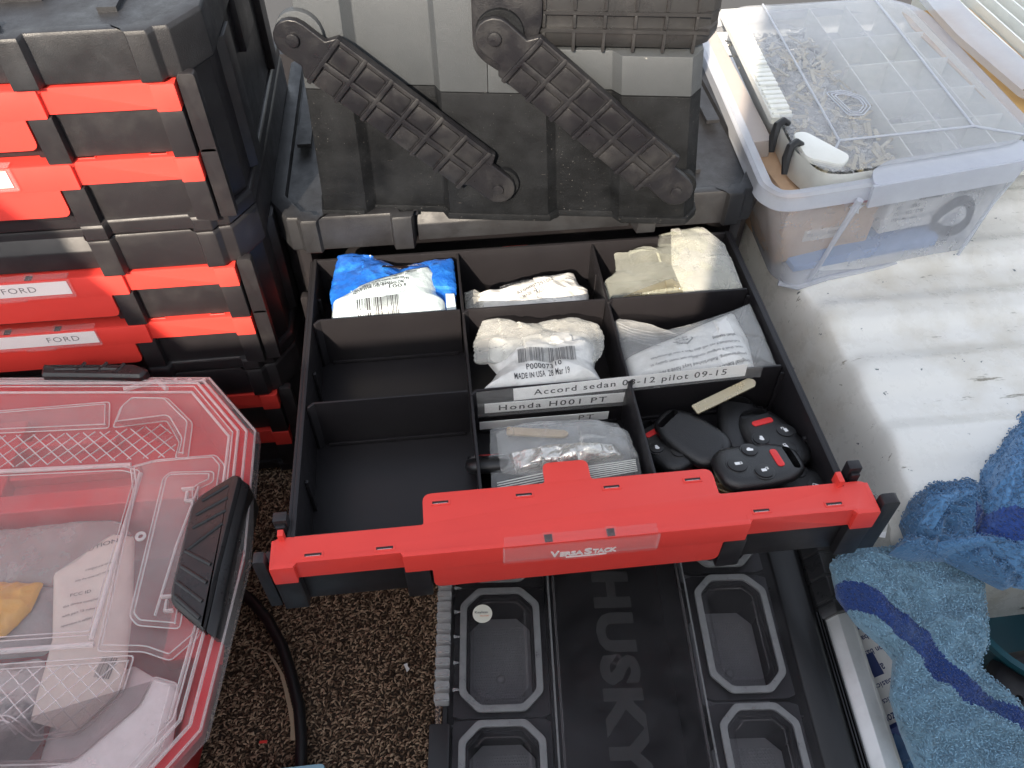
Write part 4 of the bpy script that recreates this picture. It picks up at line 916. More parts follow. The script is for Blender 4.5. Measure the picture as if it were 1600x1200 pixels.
o = m.build('dark_bits', 'fob', cs, org=og); o['kind'] = 'stuff'
m = MB()
for i in range(170):
    x = rr.uniform(50.4, 59); y = 33+rr.random()*28; L = rr.uniform(1.2, 2.6); a = rr.gauss(1.2, .7)
    m.box(-L/2, L/2, -.2, .2, -.06, .06, frame((x, y, 4.0+rr.random()*.9), (math.cos(a), math.sin(a), rr.uniform(-.15, .15)), (-math.sin(a), math.cos(a), rr.uniform(-.5, .5))))
o = m.build('gold_bits', 'brass', cs, org=og); o['kind'] = 'stuff'
for k_, (pl_, sd_) in enumerate((([(50.8, 33), (58.5, 34), (59.4, 42), (55, 46), (51.5, 42)], 111), ([(51.6, 43), (58, 45), (59.8, 54), (52.6, 55)], 113), ([(61, 35.5), (67, 36), (68, 44), (61.5, 43)], 115))):
    Pillow(pl_, 3.0, 1.2, crumple=.2, facet=.9, cell=1.8, scale=.4, seed=sd_, rings=26, N=140, jag=.02).mb().build('inner_wrapper', 'poly', cs, org=og, smooth=28)

# second clear box and kraft sheet at the top right
t = thing('storage_tub', 'second clear tub, at the top right corner, its rim over orange kraft paper', 'storage tub', (86, 58, -7)); og2 = W(t)
R2 = [(75.0, 62), (74.7, 56), (75.6, 42.5), (79.5, 40), (98, 40), (98, 75), (76, 75)]; R2 = rpoly(R2, .8)
MB().loft([R3(R2, 5.6), R3(R2, 6.4), R3(inset(R2, 3.4), 6.9), R3(inset(R2, 3.5), 6.2)], cap=False).build('tub_rim', 'rim', t, org=og2, smooth=40)
MB().loft([R3(inset(R2, 5), -6.2), R3(inset(R2, 3.5), 6.2)], cap=False).build('tub_wall', 'casewhite', t, org=og2)
for i in range(7): MB().box(80+i*2.3, 80.25+i*2.3, 46, 70, -5, 5.8).build('upright_divider', 'casewhite', t, org=og2)
t = thing('kraft_sheet', 'orange kraft paper sheet under the rim of the second clear tub', 'paper sheet', (76, 50, 4)); 
MB().prism([(72.4, 62), (73.2, 40.5), (79, 36), (82, 36), (82, 66), (73, 66)], 4.6, 4.75).build('sheet', 'kraft', t, org=W(t))

# ================================================================ towels
def blend_poly(px, py, poly):
    ins = False; j = len(poly)-1
    for i in range(len(poly)):
        if (poly[i][1] > py) != (poly[j][1] > py) and px < (poly[j][0]-poly[i][0])*(py-poly[i][1])/(poly[j][1]-poly[i][1])+poly[i][0]: ins = not ins
        j = i
    return ins
def terry_cloth(name, label, pillows, m0, stripe=None, sp=.19, loc=(0, 0, 0), clip=None, ln=.26):
    t = thing(name, label, 'towel', loc); og = W(t); big = MB()
    for p in pillows:
        q = p.mb(); me = bpy.data.meshes.new('t'); q.bm.to_mesh(me); q.bm.free(); big.bm.from_mesh(me); bpy.data.meshes.remove(me)
    cloth = big.build('cloth', m0, t, org=og, smooth=60)
    if stripe:
        cloth.data.materials.append(M['stripe'])
        for f in cloth.data.polygons:
            c = f.center/S+Vector(og)
            if any(blend_poly(c.x, c.y, s_) for s_ in stripe): f.material_index = 1
    A = []; B = []
    for k, p in enumerate(pillows):
        xs = [a for a, b in p.poly]; ys = [b for a, b in p.poly]
        for x in np.arange(min(xs), max(xs), sp):
            for y in np.arange(min(ys), max(ys), sp):
                x_ = x+rr.gauss(0, sp*.3); y_ = y+rr.gauss(0, sp*.3)
                if clip and not clip(x_, y_): continue
                d = math.hypot(x_-p.c[0], y_-p.c[1]); 
                if d > p.rad(math.atan2(y_-p.c[1], x_-p.c[0]))*.995: continue
                z = p.top(x_, y_)
                if any(q is not p and blend_poly(x_, y_, q.poly) and q.top(x_, y_) > z+.05 for q in pillows): continue
                e = .12; gx = (p.top(x_+e, y_)-p.top(x_-e, y_))/(2*e); gy = (p.top(x_, y_+e)-p.top(x_, y_-e))/(2*e)
                st = stripe and any(blend_poly(x_, y_, s_) for s_ in stripe)
                (B if st else A).append((x_, y_, z, gx, gy))
    for arr, mm in ((A, m0), (B, 'stripe')):
        if not arr: continue
        a = np.array(arr); n = len(a); up = np.stack([-a[:, 3], -a[:, 4], np.ones(n)], 1); up /= np.linalg.norm(up, axis=1)[:, None]
        q = rng.uniform(0, 6.283, n); h = np.stack([np.cos(q), np.sin(q), np.zeros(n)], 1); h -= up*(h*up).sum(1)[:, None]; h /= np.linalg.norm(h, axis=1)[:, None]
        k = .6 if mm == 'stripe' else 1
        V, F = tufts(a[:, :3]-np.array(og), h, up, ln*k*1.15, .055, .17*k, rng, 3, 4)
        o = numpy_mesh('terry_pile', V, F, mm, t); o['kind'] = 'stuff'
    return t
T1 = [(42.3, -1.5), (44.6, -0.6), (47.7, -1.0), (52.0, -1.5), (53.8, -2.6), (54.3, -4.2), (53.8, -7.0), (53.2, -8.9), (51.8, -10.6), (53.0, -12.0), (54.6, -14.6), (52.9, -21.6), (44.4, -20.7), (44.9, -16.4), (44.5, -13.8), (44.4, -11.6), (45.5, -9.0), (45.0, -8.1), (43.2, -6.1), (42.2, -4.0)]
s1 = [(41.5, -2.8), (43.8, -4.1), (45.3, -5.3), (47.3, -7.4), (49.0, -10.3), (50.9, -12.3), (53.9, -13.9), (55.7, -15.8), (55.1, -17.4), (53.3, -15.3), (50.9, -13.5), (49.1, -12.9), (47.6, -11.1), (46.3, -8.8), (44.8, -6.9), (42.7, -5.1), (41.4, -4.2)]
p1 = Pillow(T1, -8.3-.33*(7.5-1)-1.2, 1.7, ay=.33, crumple=.9, scale=.24, p=5, seed=61, center=(48.6, -7.5), jag=.01, rings=60, N=300, flat=.5)
terry_cloth('towel', 'light blue terry towel with a royal blue stripe, draped in front of the grip', [p1], 'towel', [s1], loc=(50, -7, -17))
q1 = Pillow([(48.2, -1.6), (48.4, .4), (49.9, 2.2), (52.2, 3.4), (55.0, 3.2), (56.3, 1.8), (55.0, -1.2), (52.0, -3.4)], -7.6, 2.8, crumple=1.1, scale=.42, p=2.6, seed=71, rings=46, N=200, flat=.4, center=(52, .4))
q2 = Pillow([(53.0, -1.4), (54.8, 2.0), (57.0, 4.2), (60.0, 6.9), (64.0, 10.4), (72, 10), (72, -6), (60, -8), (54.2, -5.6)], -7.8, 4.4, crumple=1.5, scale=.26, p=2.4, seed=73, rings=54, N=240, flat=.4, center=(61, .5))
q3 = Pillow([(46.4, -2.2), (48.2, -.9), (49.9, .0), (52.0, -.2), (54.0, -2.2), (56.5, -5.6), (54.2, -6.2), (50.8, -3.2), (48, -2.9)], -7.8, 1.9, crumple=.8, scale=.5, p=3, seed=75, rings=40, N=200, flat=.4, center=(51.4, -2.2))
q4 = Pillow([(48.6, -1.0), (49.6, .9), (52.0, 2.0), (54.6, 2.1), (55.6, 1.0), (53.4, .4), (51, -.3), (49.6, -1.6)], -6.4, 2.4, crumple=.5, scale=.6, p=2.2, seed=77, rings=30, N=160, flat=.4, center=(51.8, .6))
q5 = Pillow([(54.4, -1.8), (55.2, .8), (57.4, 3.6), (60.6, 6.4), (62, 6), (59.4, 3.0), (57.4, .4), (56.4, -2.4)], -5.6, 2.6, crumple=.5, scale=.6, p=2.2, seed=79, rings=30, N=160, flat=.4, center=(57.4, 1.8))
q6 = Pillow([(49.4, -2.2), (52.6, -1.6), (56.0, -3.4), (60.5, -5.8), (60, -7.0), (56, -5.6), (52.4, -3.4), (49.6, -2.9)], -7.2, 2.2, crumple=.5, scale=.6, p=2.2, seed=83, rings=30, N=160, flat=.4, center=(54.6, -3.7))
s2 = [(53.2, -.2), (54.8, -1.0), (57.5, -1.9), (63, -3.2), (63, -4.9), (58, -4.2), (55.0, -3.6), (52.8, -2.6)]
terry_cloth('towel', 'crumpled mid blue terry towel heaped at the right edge, by the wheel arch', [q1, q2, q3, q4, q5, q6], 'towel2', [s2], sp=.22, loc=(56, 0, -16), clip=lambda x, y: x < 66)

# odds and ends right of the grip
c = thing('tape_roll', 'roll with a white amazon basics label and dark blue ends, under the light blue towel', 'roll', (47.8, -7, -26)); og2 = W(c)
ax = frame((48.3, -2.2, -21.6), (1, .12, 0), (-.12, 1, 0))
m = MB().cyl((0, -9.2, 0), 3.0, 8.0, 48, 'y').build('label_sleeve', 'white', c, mt=ax, org=og2)
for y0 in (-9.55, -1.2): MB().cyl((0, y0, 0), 3.15, .35, 48, 'y').build('end_cap', 'inkblue', c, .08, 2, mt=ax, org=og2)
m = MB(); mb2 = MB()
def wrap(v, a0, y0, r=3.03, rot=1): return [(r*math.sin(a0-x/r*rot), y0-y*rot, r*math.cos(a0-x/r*rot)) for x, y, z in v]
for i, (s, wd, h_, a, y) in enumerate((('basics', 1.6, .5, .1, -1.8), ('amazon basics', 3.6, .5, .75, -3.1), ('amazon', 2.2, .55, .1, -4.5), ('basics', 1.6, .5, .1, -5.9), ('amazon basics', 3.4, .5, .7, -7.2), ('amazon', 2.2, .5, .1, -8.4))):
    v, f = text_fit(s, wd, h_, 1.02, bold=.01); m.add(wrap(v, a-.45, y), f)
m.build('lettering', 'inkblue', c, mt=ax, org=og2)
v = [(3.04*math.sin(a), y, 3.04*math.cos(a)) for y in (-3.4, -5.4) for a in (-.75, -.6, -.45)]; MB().add(v, [(0, 1, 4, 3), (1, 2, 5, 4)]).build('blue_band', 'inkblue', c, mt=ax, org=og2)
t = thing('tool_bucket', 'dark teal plastic bucket rim behind the light blue towel', 'bucket', (64, -3, -27)); og2 = W(t)
m = MB(); rgs = []
for r_, z in ((6.2, -27), (7.6, -18.5), (7.9, -18.2), (7.9, -17.6), (7.4, -17.5), (6.8, -19), (5.8, -26)): rgs.append([(64.5+r_*math.cos(R(a*7.5)), -3.6+r_*math.sin(R(a*7.5)), z) for a in range(48)])
m.loft(rgs).build('bucket_body', 'teal', t, org=og2, smooth=40)
t = thing('black_tool', 'black plastic tool housing with a screw hole, right of the striped towel', 'tool', (61, -10, -27)); og2 = W(t)
hb = MB().loft([R3(rpoly([(56.2, -9.0), (58.2, -7.2), (66, -6.6), (66, -14), (60, -13.5), (56.4, -11.6)], .8), -24), R3(rpoly([(56.0, -9.0), (58.2, -7.0), (66, -6.4), (66, -14), (60, -13.7), (56.2, -11.7)], .8), -19.5), R3(rpoly([(56.8, -9.2), (58.6, -7.7), (65, -7.2), (65, -13.4), (60.2, -13.0), (57.0, -11.4)], .8), -18.9)])
cut(hb, [MB().cyl((58.2, -11.0, -19.6), .3, 2, 16)]).build('housing', 'black', t, .12, 2, org=og2)
t = thing('shop_rag', 'dark navy rag crumpled under the light blue towel beside the aluminium bar', 'rag', (46, -13, -27)); og2 = W(t)
Pillow([(43.8, -8), (47, -7.5), (49, -10), (49.5, -16), (48, -21), (44, -21), (43.5, -14)], -24, 2.5, crumple=.8, scale=.35, seed=81, flat=2).mb().build('cloth', 'navy', t, org=og2, smooth=60)
t = thing('cap', 'small blue-grey round cap lying on the navy rag at the bottom edge', 'cap', (47.6, -15.6, -21)); og2 = W(t)
MB().loft([[(47.4+r_*math.cos(R(a*15)), -15.4+r_*math.sin(R(a*15)), z) for a in range(24)] for r_, z in ((.9, -21.6), (1.1, -20.6), (.8, -19.9), (.3, -19.7))]).build('cap_shell', 'towel2', t, org=og2, smooth=60)
t = thing('parts_bag', 'clear bag with a white barcode label beside the right end of the open drawer', 'parts bag', (49.5, 3, -12)); og2 = W(t)
pb = Pillow([(45.6, .3), (46.5, 3.8), (49.0, 6.4), (51.6, 6.0), (52.6, 3.6), (51.3, 1.0), (48, -.6)], -11.6, 1.8, crumple=.35, scale=.4, seed=85, flat=3)
pb.mb().build('wrapper', 'polymilk', t, org=og2, smooth=40)
lp = [(46.6, 1.0), (48.2, 3.7), (50.2, 4.0), (48.2, .6)]
MB().add([(x, y, pb.top(x, y, .12)) for x, y in lp], [(0, 1, 2, 3)]).build('paper_label', 'paper', t, org=og2)
v, f = pb.ink(barcode(2.2, .7, 8, 22), 47.3, 1.1, 55, .2); MB().add(v, f).build('barcode', 'ink', t, org=og2)

# ================================================================ smoky-lid organizer under the drawer
hk = thing('small_parts_organizer', 'dark parts organizer with a smoky clear lid, on the carpet under the open drawer', 'organizer', (26, -3, CZ)); og = W(hk)
HF = frame((9.6, 2.2, -15), (math.cos(R(-4.6)), math.sin(R(-4.6)), 0), (-math.sin(R(-4.6)), math.cos(R(-4.6)), 0))
Y0, Y1 = -27, 27
M['hbody'] = mat('organizer_black_plastic', (.012, .012, .013), .4, grain=.3, gscale=1500, speck=((.15, .15, .15), 700, .8))
m = MB(); m.box(.6, 33.3, Y0, Y1, -11.9, -9.2)
m.box(.6, 1.1, Y0, Y1, -9.18, -1.4); m.box(32.6, 33.2, Y0, Y1, -9.18, -1.2)
for x in (9.6, 21.6): m.box(x-.15, x+.15, Y0+.4, Y1-.4, -9.18, -1.3)
for k in (-2, -1, 0, 1, 2): 
    y = .38+11.4*(k-1)+11.4; m.box(1.15, 9.4, y-.12, y+.12, -9.18, -1.6); m.box(21.8, 32.5, y-.12, y+.12, -9.18, -1.6)
m.build('base', 'hbody', hk, .08, 1, mt=HF, org=og)
# lid sheet with openings covered by clear cups
m = MB(); m.prism(rrect(1.2, 29.9, Y0, Y1, .5), -.32, 0); m.build('lid', 'smoke', hk, .08, 2, mt=HF, org=og)
def pocket(x0, x1, y0, y1):
    o = chrect(x0, x1, y0, y1, 1.5); a = inset(o, .55); b = inset(o, .95); rb = rpoly(o, .3, 2); ra = rpoly(a, .3, 2); rbb = rpoly(b, .3, 2)
    r = MB(); r.ring(rb, ra, .02, .3); r.build('pocket_ridge', 'smokeridge', hk, .06, 2, mt=HF, org=og)
    r = MB(); r.loft([R3(ra, .28), R3(rbb, .1), R3(rpoly(inset(o, 1.05), .3, 2), -.1), R3(rpoly(inset(o, 1.15), .3, 2), .02)], cap=False); r.build('pocket_step', 'smoke', hk, mt=HF, org=og)
    r = MB(); q = inset(o, 1.3)
    for i in range(len(q)): 
        if i in (3, 4, 5, 2): r.tube([(*q[i], .08), (*q[(i+1) % 8], .08)], .05, 5)
    r.build('pocket_edge', 'holder', hk, mt=HF, org=og)
    cl = MB(); rc = [(x0+.2, y0-.25), (x1-.2, y0-.25), (x1+.5, y0), (x1+.5, y1), (x1-.2, y1+.25), (x0+.2, y1+.25), (x0-.5, y1), (x0-.5, y0)]; cl.ring(rc, inset(o, .7), -1.0, -.5); cl.build('pocket_collar', 'hbody', hk, mt=HF, org=og)
    for s_ in (0, 1):
        p = q[2] if s_ == 0 else q[5]
        r = MB(); r.box(-.45, .45, -.12, .12, .04, .1, frame((p[0]-.4 if s_ == 0 else p[0]+.3, p[1]+.1-.1 if s_ == 0 else p[1]-.1, 0), (.7, -.7 if s_ == 0 else .7, 0), (.7 if s_ == 0 else -.7, .7, 0)) if False else None)
        r.bm.free()
for k in (-1, 0, 1):
    y1 = .1+11.35*k
    pocket(2.05, 8.85, y1-10.75, y1); pocket(22.5, 28.8, y1-10.2+.4, y1+.75)
    for x0, x1 in ((2.6, 8.2), (22.9, 29.0)):
        # grey bin with chequered floor and a dimple
        fy0, fy1 = y1-9.9, y1+.2
        b = MB(); b.prism(chrect(x0, x1, fy0, fy1, 1.2), -6.6, -6.2); bo = b.build('bin', 'bin', hk, .3, 2, mt=HF, org=og)
        w_ = MB(); q = chrect(x0-.5, x1+.5, fy0-.5, fy1+.5, 1.2); w_.loft([R3(chrect(x0, x1, fy0, fy1, 1.2), -6.6), R3(q, -3.6)], cap=False); w_.build('bin_wall', 'hbody', bo, mt=HF, org=og)
        c = MB(); n1 = 20; n2 = 34
        for i in range(n1):
            for j in range(n2):
                cx_ = x0+.6+(x1-x0-1.2)*(i+(j % 2)*.5)/n1; cy_ = fy0+.7+(fy1-fy0-1.4)*j/n2; d_ = .12
                if min(cx_-x0, x1-cx_)+min(cy_-fy0, fy1-cy_) < 1.5: continue
                k_ = len(c.bm.verts); c.add([(cx_-d_, cy_, -6.19), (cx_, cy_-d_, -6.19), (cx_+d_, cy_, -6.19), (cx_, cy_+d_, -6.19), (cx_, cy_, -6.13)], [(0, 1, 4), (1, 2, 4), (2, 3, 4), (3, 0, 4)])
        po = c.build('floor_pattern', 'bin', bo, mt=HF, org=og, smooth=5); po['kind'] = 'stuff'
        MB().loft([[( (x0+x1)/2+r_*math.cos(R(a*20)), (fy0+fy1)/2-.8+r_*math.sin(R(a*20)), z) for a in range(18)] for r_, z in ((.42, -6.2), (.38, -6.0), (.2, -5.92))]).build('dimple', 'bin', bo, mt=HF, org=og, smooth=60)
# long lid grooves and lettering
for x in (9.75, 10.2, 21.35, 21.85): MB().tube([(x, Y0+.5, .03), (x, Y1-.5, .03)], .09, 6).build('lid_groove', 'smokeridge' if x in (9.75, 21.85) else 'holder', hk, mt=HF, org=og)
v, f = text_fit('HUSKY', 17.6, 3.3, 1.1, .02, .05); MB().add([(13.6+y, 1.5-x, .05+z) for x, y, z in v], f).build('lettering', 'emboss', hk, mt=HF, org=og)
MB().ring([(15.0+.45*math.cos(R(a*20)), -6.6+.45*math.sin(R(a*20))) for a in range(18)], [(15.0+.3*math.cos(R(a*20)), -6.6+.3*math.sin(R(a*20))) for a in range(18)], .04, .14).build('moulding_mark', 'holder', hk, mt=HF, org=og)
st = MB().cyl((3.95, -2.35, .31), .84, .03, 32).build('round_sticker', mat('cream_sticker', (.78, .76, .66), .5), hk, mt=HF, org=og)
v, f = text_fit('Keyless', 1.1, .3, bold=.01); MB().add([(x+3.3, y-2.4, .35) for x, y, z in v], f).build('lettering', 'ink', st, mt=HF, org=og)
v, f = text_fit('FACTORY', .8, .13, bold=.01); MB().add([(x+3.75, y-2.62, .35) for x, y, z in v], f).build('lettering', mat('orange_ink', (.7, .2, .03), .5), st, mt=HF, org=og)
# hinge knuckles and latch on the left edge
for i in range(36):
    y = 26-i*1.0
    if y < -11.0: break
    MB().prism(rrect(.0, 1.25, y-.62, y+.0, .2, 3), -1.1, .12).build('hinge_knuckle', 'knuckle', hk, .12, 2, mt=HF, org=og)
for i in range(16): 
    y = 25-i*2.25
    if y > -11: MB().tube([(1.5, y, .08), (2.1, y, .06)], [.16, .05], 6).build('lid_rib', 'knuckle', hk, mt=HF, org=og)
MB().tube([(.3, 26, -.9), (.3, -11.2, -.9)], .2, 8).build('hinge_pin', 'holder', hk, mt=HF, org=og)
MB().prism(rrect(-.25, 1.35, -21, -11.4, .2), -6, .15).build('latch', 'hbody', hk, .15, 2, mt=HF, org=og)
# right side: black strip, aluminium bar with ribbed grip
m = MB(); m.prism([(29.95, -11.8), (33.0, -11.8), (33.0, -.7), (32.4, -.15), (30.1, -.15), (29.95, -.3)], Y0, Y1, 'y'); m.build('side_strip', 'hbody', hk, .06, 1, mt=HF, org=og)
m = MB()
for x in (32.95, 33.2, 33.45): m.box(x-.06, x+.06, Y0, -2.6, -1.3, -.35)
m.build('slide_rails', 'hbody', hk, .02, 1, mt=HF, org=og)
oc = lambda c, r_, rx=1: [(c[0]+r_*rx*math.cos(R(10+45*a)), c[1]+r_*math.sin(R(10+45*a))) for a in range(8)]
MB().prism(oc((34.9, -1.6), 1.5, 1.08), Y0, -2.55, 'y').build('handle_bar', 'alu', hk, .03, 1, mt=HF, org=og, smooth=20)
gp = oc((34.75, -1.45), 1.95, .98)
g = MB(); rgs = []
for y, k_ in ((-3.0, .86), (-2.9, .93), (-2.1, 1.0), (-1.9, 1.0), (-1.85, .94), (-1.6, .94), (-1.55, 1), (.3, 1.02), (.35, .96), (.6, .96), (.65, 1.02), (2.6, 1.03), (2.65, .97), (2.9, .97), (2.95, 1.03), (5, 1.04), (5.05, .97), (5.3, .97), (5.35, 1.03), (8, 1.04), (12, 1), (12.2, .9)):
    rgs.append([(34.75+(x-34.75)*k_, y+(x-34.75)*.25, -1.45+(z+1.45)*k_) for x, z in gp])
g.loft(rgs).build('grip', 'rib', hk, .05, 2, mt=HF, org=og, smooth=30)
MB().prism(oc((34.9, -1.6), 1.5, 1.08), 12.3, Y1, 'y').build('handle_bar', 'alu', hk, .03, 1, mt=HF, org=og, smooth=20)
MB().tube([(31.8, -16.2, .1), (32.3, -17.2, .5), (32.6, -18.5, .1)], .28, 8).build('wire_loop', 'zinc', hk, mt=HF, org=og)

# ================================================================ red organizer with clear lid, lower left
ro = thing('parts_organizer', 'red organizer with a see-through lid and black latches, holding papers and bags, lower left', 'organizer', (-20, 3, CZ)); og = W(ro)
OL = [(-48, 26.0), (-30, 23.7), (-10.0, 21.6), (-5.0, 14.6), (-4.6, 2.0), (-6.1, -11.2), (-9.4, -15.2), (-11, -19), (-48, -16)]
OLc = OL[::-1]                                                        # counter-clockwise
def off(d): return inset(OLc, d)
def tuck(d, zt, zb, extra): return [R3(off(d+extra), zb), R3(off(d), zt)]
m = MB(); m.loft([R3(off(7.5), CZ+.1), R3(off(4.6), -14), R3(off(1.6), -7.6), R3(off(.9), -7.2), R3(off(.5), -7.0), R3(off(.5), -6.3), R3(off(1.3), -6.3), R3(off(2.4), -8.3), R3(off(5.2), -14), R3(off(8), -24)], cap=True)
m.build('base', 'redbin', ro, .1, 2, org=og)
MB().box(-46, -8.5, 9.4, 11.2, -17, -7.6).box(-46, -27, 9, 20, -12, -8.0).build('inner_wall', 'redbin', ro, .1, 1, org=og)
MB().prism([(-46, 11), (-8.0, 10.6), (-7.6, 14), (-11.6, 19.0), (-46, 22)], -12, -9.6).build('red_bin', 'redbin', ro, .3, 2, org=og)
MB().box(-46, -16, 13.4, 14.2, -9.55, -8.4).box(-44, -18.5, 16.8, 17.6, -9.55, -8.2).build('bin_rib', 'redbin', ro, .1, 1, org=og)
MB().prism([(-12.0, 9.2), (-8.2, 8.8), (-8.0, -3), (-12.3, -3)], -14, -12).build('well_floor', 'redbin', ro, .1, 1, org=og)
# lid: flange, deck, ridges
m = MB(); m.loft([R3(off(.35), -7.4), R3(off(.1), -7.3), R3(off(.0), -6.1), R3(off(.25), -5.6), R3(off(1.1), -5.35), R3(off(1.45), -5.0), R3(off(2.0), -5.0), R3(off(2.3), -5.45)], cap=False)
m.build('lid_flange', 'redlid', ro, org=og, smooth=40)
MB().prism(off(2.2), -5.62, -5.45).build('lid', 'redlid', ro, org=og)
def ridge(pts, r=.16, z=-5.38, name='lid_ridge', mtl='redridge', closed=False):
    if closed: pts = pts+[pts[0]]
    m = MB()
    for a, b in zip(pts[:-1], pts[1:]): 
        m.tube([(*a, z), (*b, z)], r, 8)
    return m.build(name, mtl, ro, org=og, smooth=60)
ridge(off(.25), .1, -5.75, closed=True); ridge(off(.9), .13, -5.4, closed=True); ridge(off(1.5), .13, -5.0, closed=True); ridge(off(2.35), .12, -5.3, closed=True); ridge(off(1.95), .06, -4.95, closed=True)
def plateau(pts, h, mtl='redlid', name='raised_panel', edge=.35, z=-5.44, rid=True):
    if sum(a[0]*b[1]-b[0]*a[1] for a, b in zip(pts, pts[1:]+pts[:1])) < 0: pts = pts[::-1]
    q = rpoly(pts, .35, 3)
    if h > 0: MB().loft([R3(q, z), R3(inset(q, edge), z+h)]).build(name, mtl, ro, org=og, smooth=30)
    else: MB().loft([R3(q, z+.1), R3(inset(q, edge), z+h), ], cap=False).build(name, mtl, ro, org=og, smooth=30)
    if rid:
        m = MB()
        for pp, zz_ in ((q, z+.12), (inset(q, edge), z+max(h, .05)+.02)):
            for a, b in zip(pp, pp[1:]+pp[:1]): m.tube([(*a, zz_), (*b, zz_)], .055, 6)
        m.build('panel_edge', 'redridge', ro, org=og, smooth=60)
plateau([(-17.6, 15.9), (-17.4, 18.2), (-16.6, 19.3), (-13.4, 18.9), (-10.7, 15.7), (-10.5, 11.7), (-11.6, 11.9), (-11.5, 13.6), (-13.0, 16.2)], .5)
plateau([(-46, 18.9), (-18.5, 19.0), (-17.9, 15.9), (-46, 17.2)], .25)
plateau([(-46, 13.1), (-15.8, 11.5), (-14.3, 10.9), (-14.9, -3.6), (-46, -2.6)], -.35)
plateau([(-15.2, 11.4), (-13.2, 11.9), (-8.2, 11.9), (-7.3, 10.7), (-7.2, -4.5), (-9, -6.2), (-11, -5.3), (-14.3, -4.9), (-14.5, 9)], .35)
plateau([(-12.1, 9.7), (-11.6, 10.2), (-8.0, 9.9), (-7.9, 8.8), (-9.1, 8.2), (-8.6, 5), (-8.6, -4.0), (-11.7, -3.4), (-12.4, -2.6)], .28, z=-5.08)
plateau([(-46, -4.2), (-14.4, -5.4), (-11.6, -5.5), (-11.9, -8.3), (-14.3, -10.7), (-17.2, -10.8), (-19.3, -9.2), (-46, -8)], -.3)
plateau([(-46, -12.8), (-18.8, -11.9), (-14.0, -12.3), (-10.6, -9.2), (-10.0, -7.2), (-8.2, -7.9), (-8.6, -12.3), (-11.2, -15.5), (-46, -15.6)], .45, mtl='redridge')
ridge([(-46, 12.9), (-15.2, 11.6)], .2, -5.3); ridge([(-14.2, 10.6), (-14.9, -4.0)], .2, -5.3); ridge([(-46, -3.5), (-14.6, -4.4)], .22, -5.25)
ridge([(-9.0, 8.4), (-9.9, 3.0), (-10.5, -2.8)], .1, -4.85); ridge([(-17.5, 20.3), (-14.6, 21.0), (-13.6, 19.9)], .22, -5.2)
# crossed ribs of the lid
def crossed(poly, step, ang_):
    m = MB(); xs = [a for a, b in poly]; ys = [b for a, b in poly]
    for sg in (1, -1):
        dx, dy = math.cos(R(ang_))*1, math.sin(R(ang_))*sg
        for k in range(-90, 90):
            px_, py_ = (xs[0]+xs[-1])/2+k*step, (min(ys)+max(ys))/2; run = []
            for t_ in np.arange(-30, 30, .12):
                q = (px_+dx*t_, py_+dy*t_)
                if blend_poly(*q, poly): run.append(q)
                elif run: 
                    if len(run) > 2: m.tube([(*run[0], -5.42), (*run[-1], -5.42)], .055, 5)
                    run = []
    return m.build('lid_crossribs', 'redridge', ro, org=og)
crossed([(-40, 12.9), (-40, 16.9), (-17.5, 15.6), (-13.0, 16.0), (-11.7, 13.4), (-11.8, 12.1), (-14, 12.2)], 1.35, 45)
crossed([(-40, -4.6), (-12.2, -5.8), (-12.4, -8), (-14.5, -10.3), (-17.2, -10.4), (-40, -8.2)], 1.35, 45)
for i in range(4): MB().cyl((-7.9-i*1.3-2.6, 20.9+.12*i, -5.6), .2, .25, 12).build('lid_stud', 'redridge', ro, .05, 2, org=og)
MB().ring([(-12.9+.42*math.cos(R(a*20)), 4.2+.42*math.sin(R(a*20))) for a in range(18)], [(-12.9+.2*math.cos(R(a*20)), 4.2+.2*math.sin(R(a*20))) for a in range(18)], -5.08, -4.95).build('moulding_mark', 'redridge', ro, org=og)
for y in (7.6, -2.0):
    MB().box(-9.9+.0, -9.2, y-.7, y-.5, -5, -4.6).box(-9.9, -9.7, y-.7, y+.3, -5, -4.6).box(-10.3, -9.3, y+.5, y+.7, -5, -4.6).build('latch_catch', 'redridge', ro, .04, 1, org=og)
def side_latch(pts, z0, z1, ribs, name='latch'):
    q = rpoly(pts, .35, 3)
    if sum(a[0]*b[1]-b[0]*a[1] for a, b in zip(q, q[1:]+q[:1])) < 0: q = q[::-1]
    lt = MB().loft([R3(q, z0), R3(q, z1-.25), R3(inset(q, .25), z1)]).build(name, 'rib', ro, .05, 2, org=og, smooth=40)
    for a, b in ribs: MB().tube([(*a, z1+.02), (*b, z1+.02)], .16, 6, flat=.8).build('latch_rib', 'rib', lt, org=og, smooth=60)
side_latch([(-9.1, 6.3), (-8.4, 7.3), (-6.1, 9.0), (-5.4, 8.6), (-6.0, 1.8), (-6.6, -4.7), (-9.3, -2.2), (-9.5, -1.2)], -5.3, -4.2,
           [((-8.3, 6.5), (-6.4, 7.8)), ((-8.6, 5.2), (-6.3, 6.6)), ((-8.7, 4.0), (-6.3, 5.4)), ((-8.9, 2.0), (-6.4, 4.2)), ((-8.9, 2.0), (-6.8, .6)), ((-9.0, .7), (-6.9, -.9)), ((-9.1, -.6), (-7.0, -2.4)), ((-9.1, -1.7), (-7.0, -3.7))])
MB().loft([[(-5.6, 8.6, -4.4), (-4.9, 8.2, -4.9), (-4.6, 7.6, -7.5), (-5.2, 7.6, -7.5)], [(-6.5, -4.7, -4.4), (-5.9, -5.0, -4.9), (-5.6, -4.6, -7.5), (-6.2, -4.6, -7.5)]]).build('latch_side', 'rib', ro, .15, 2, org=og)
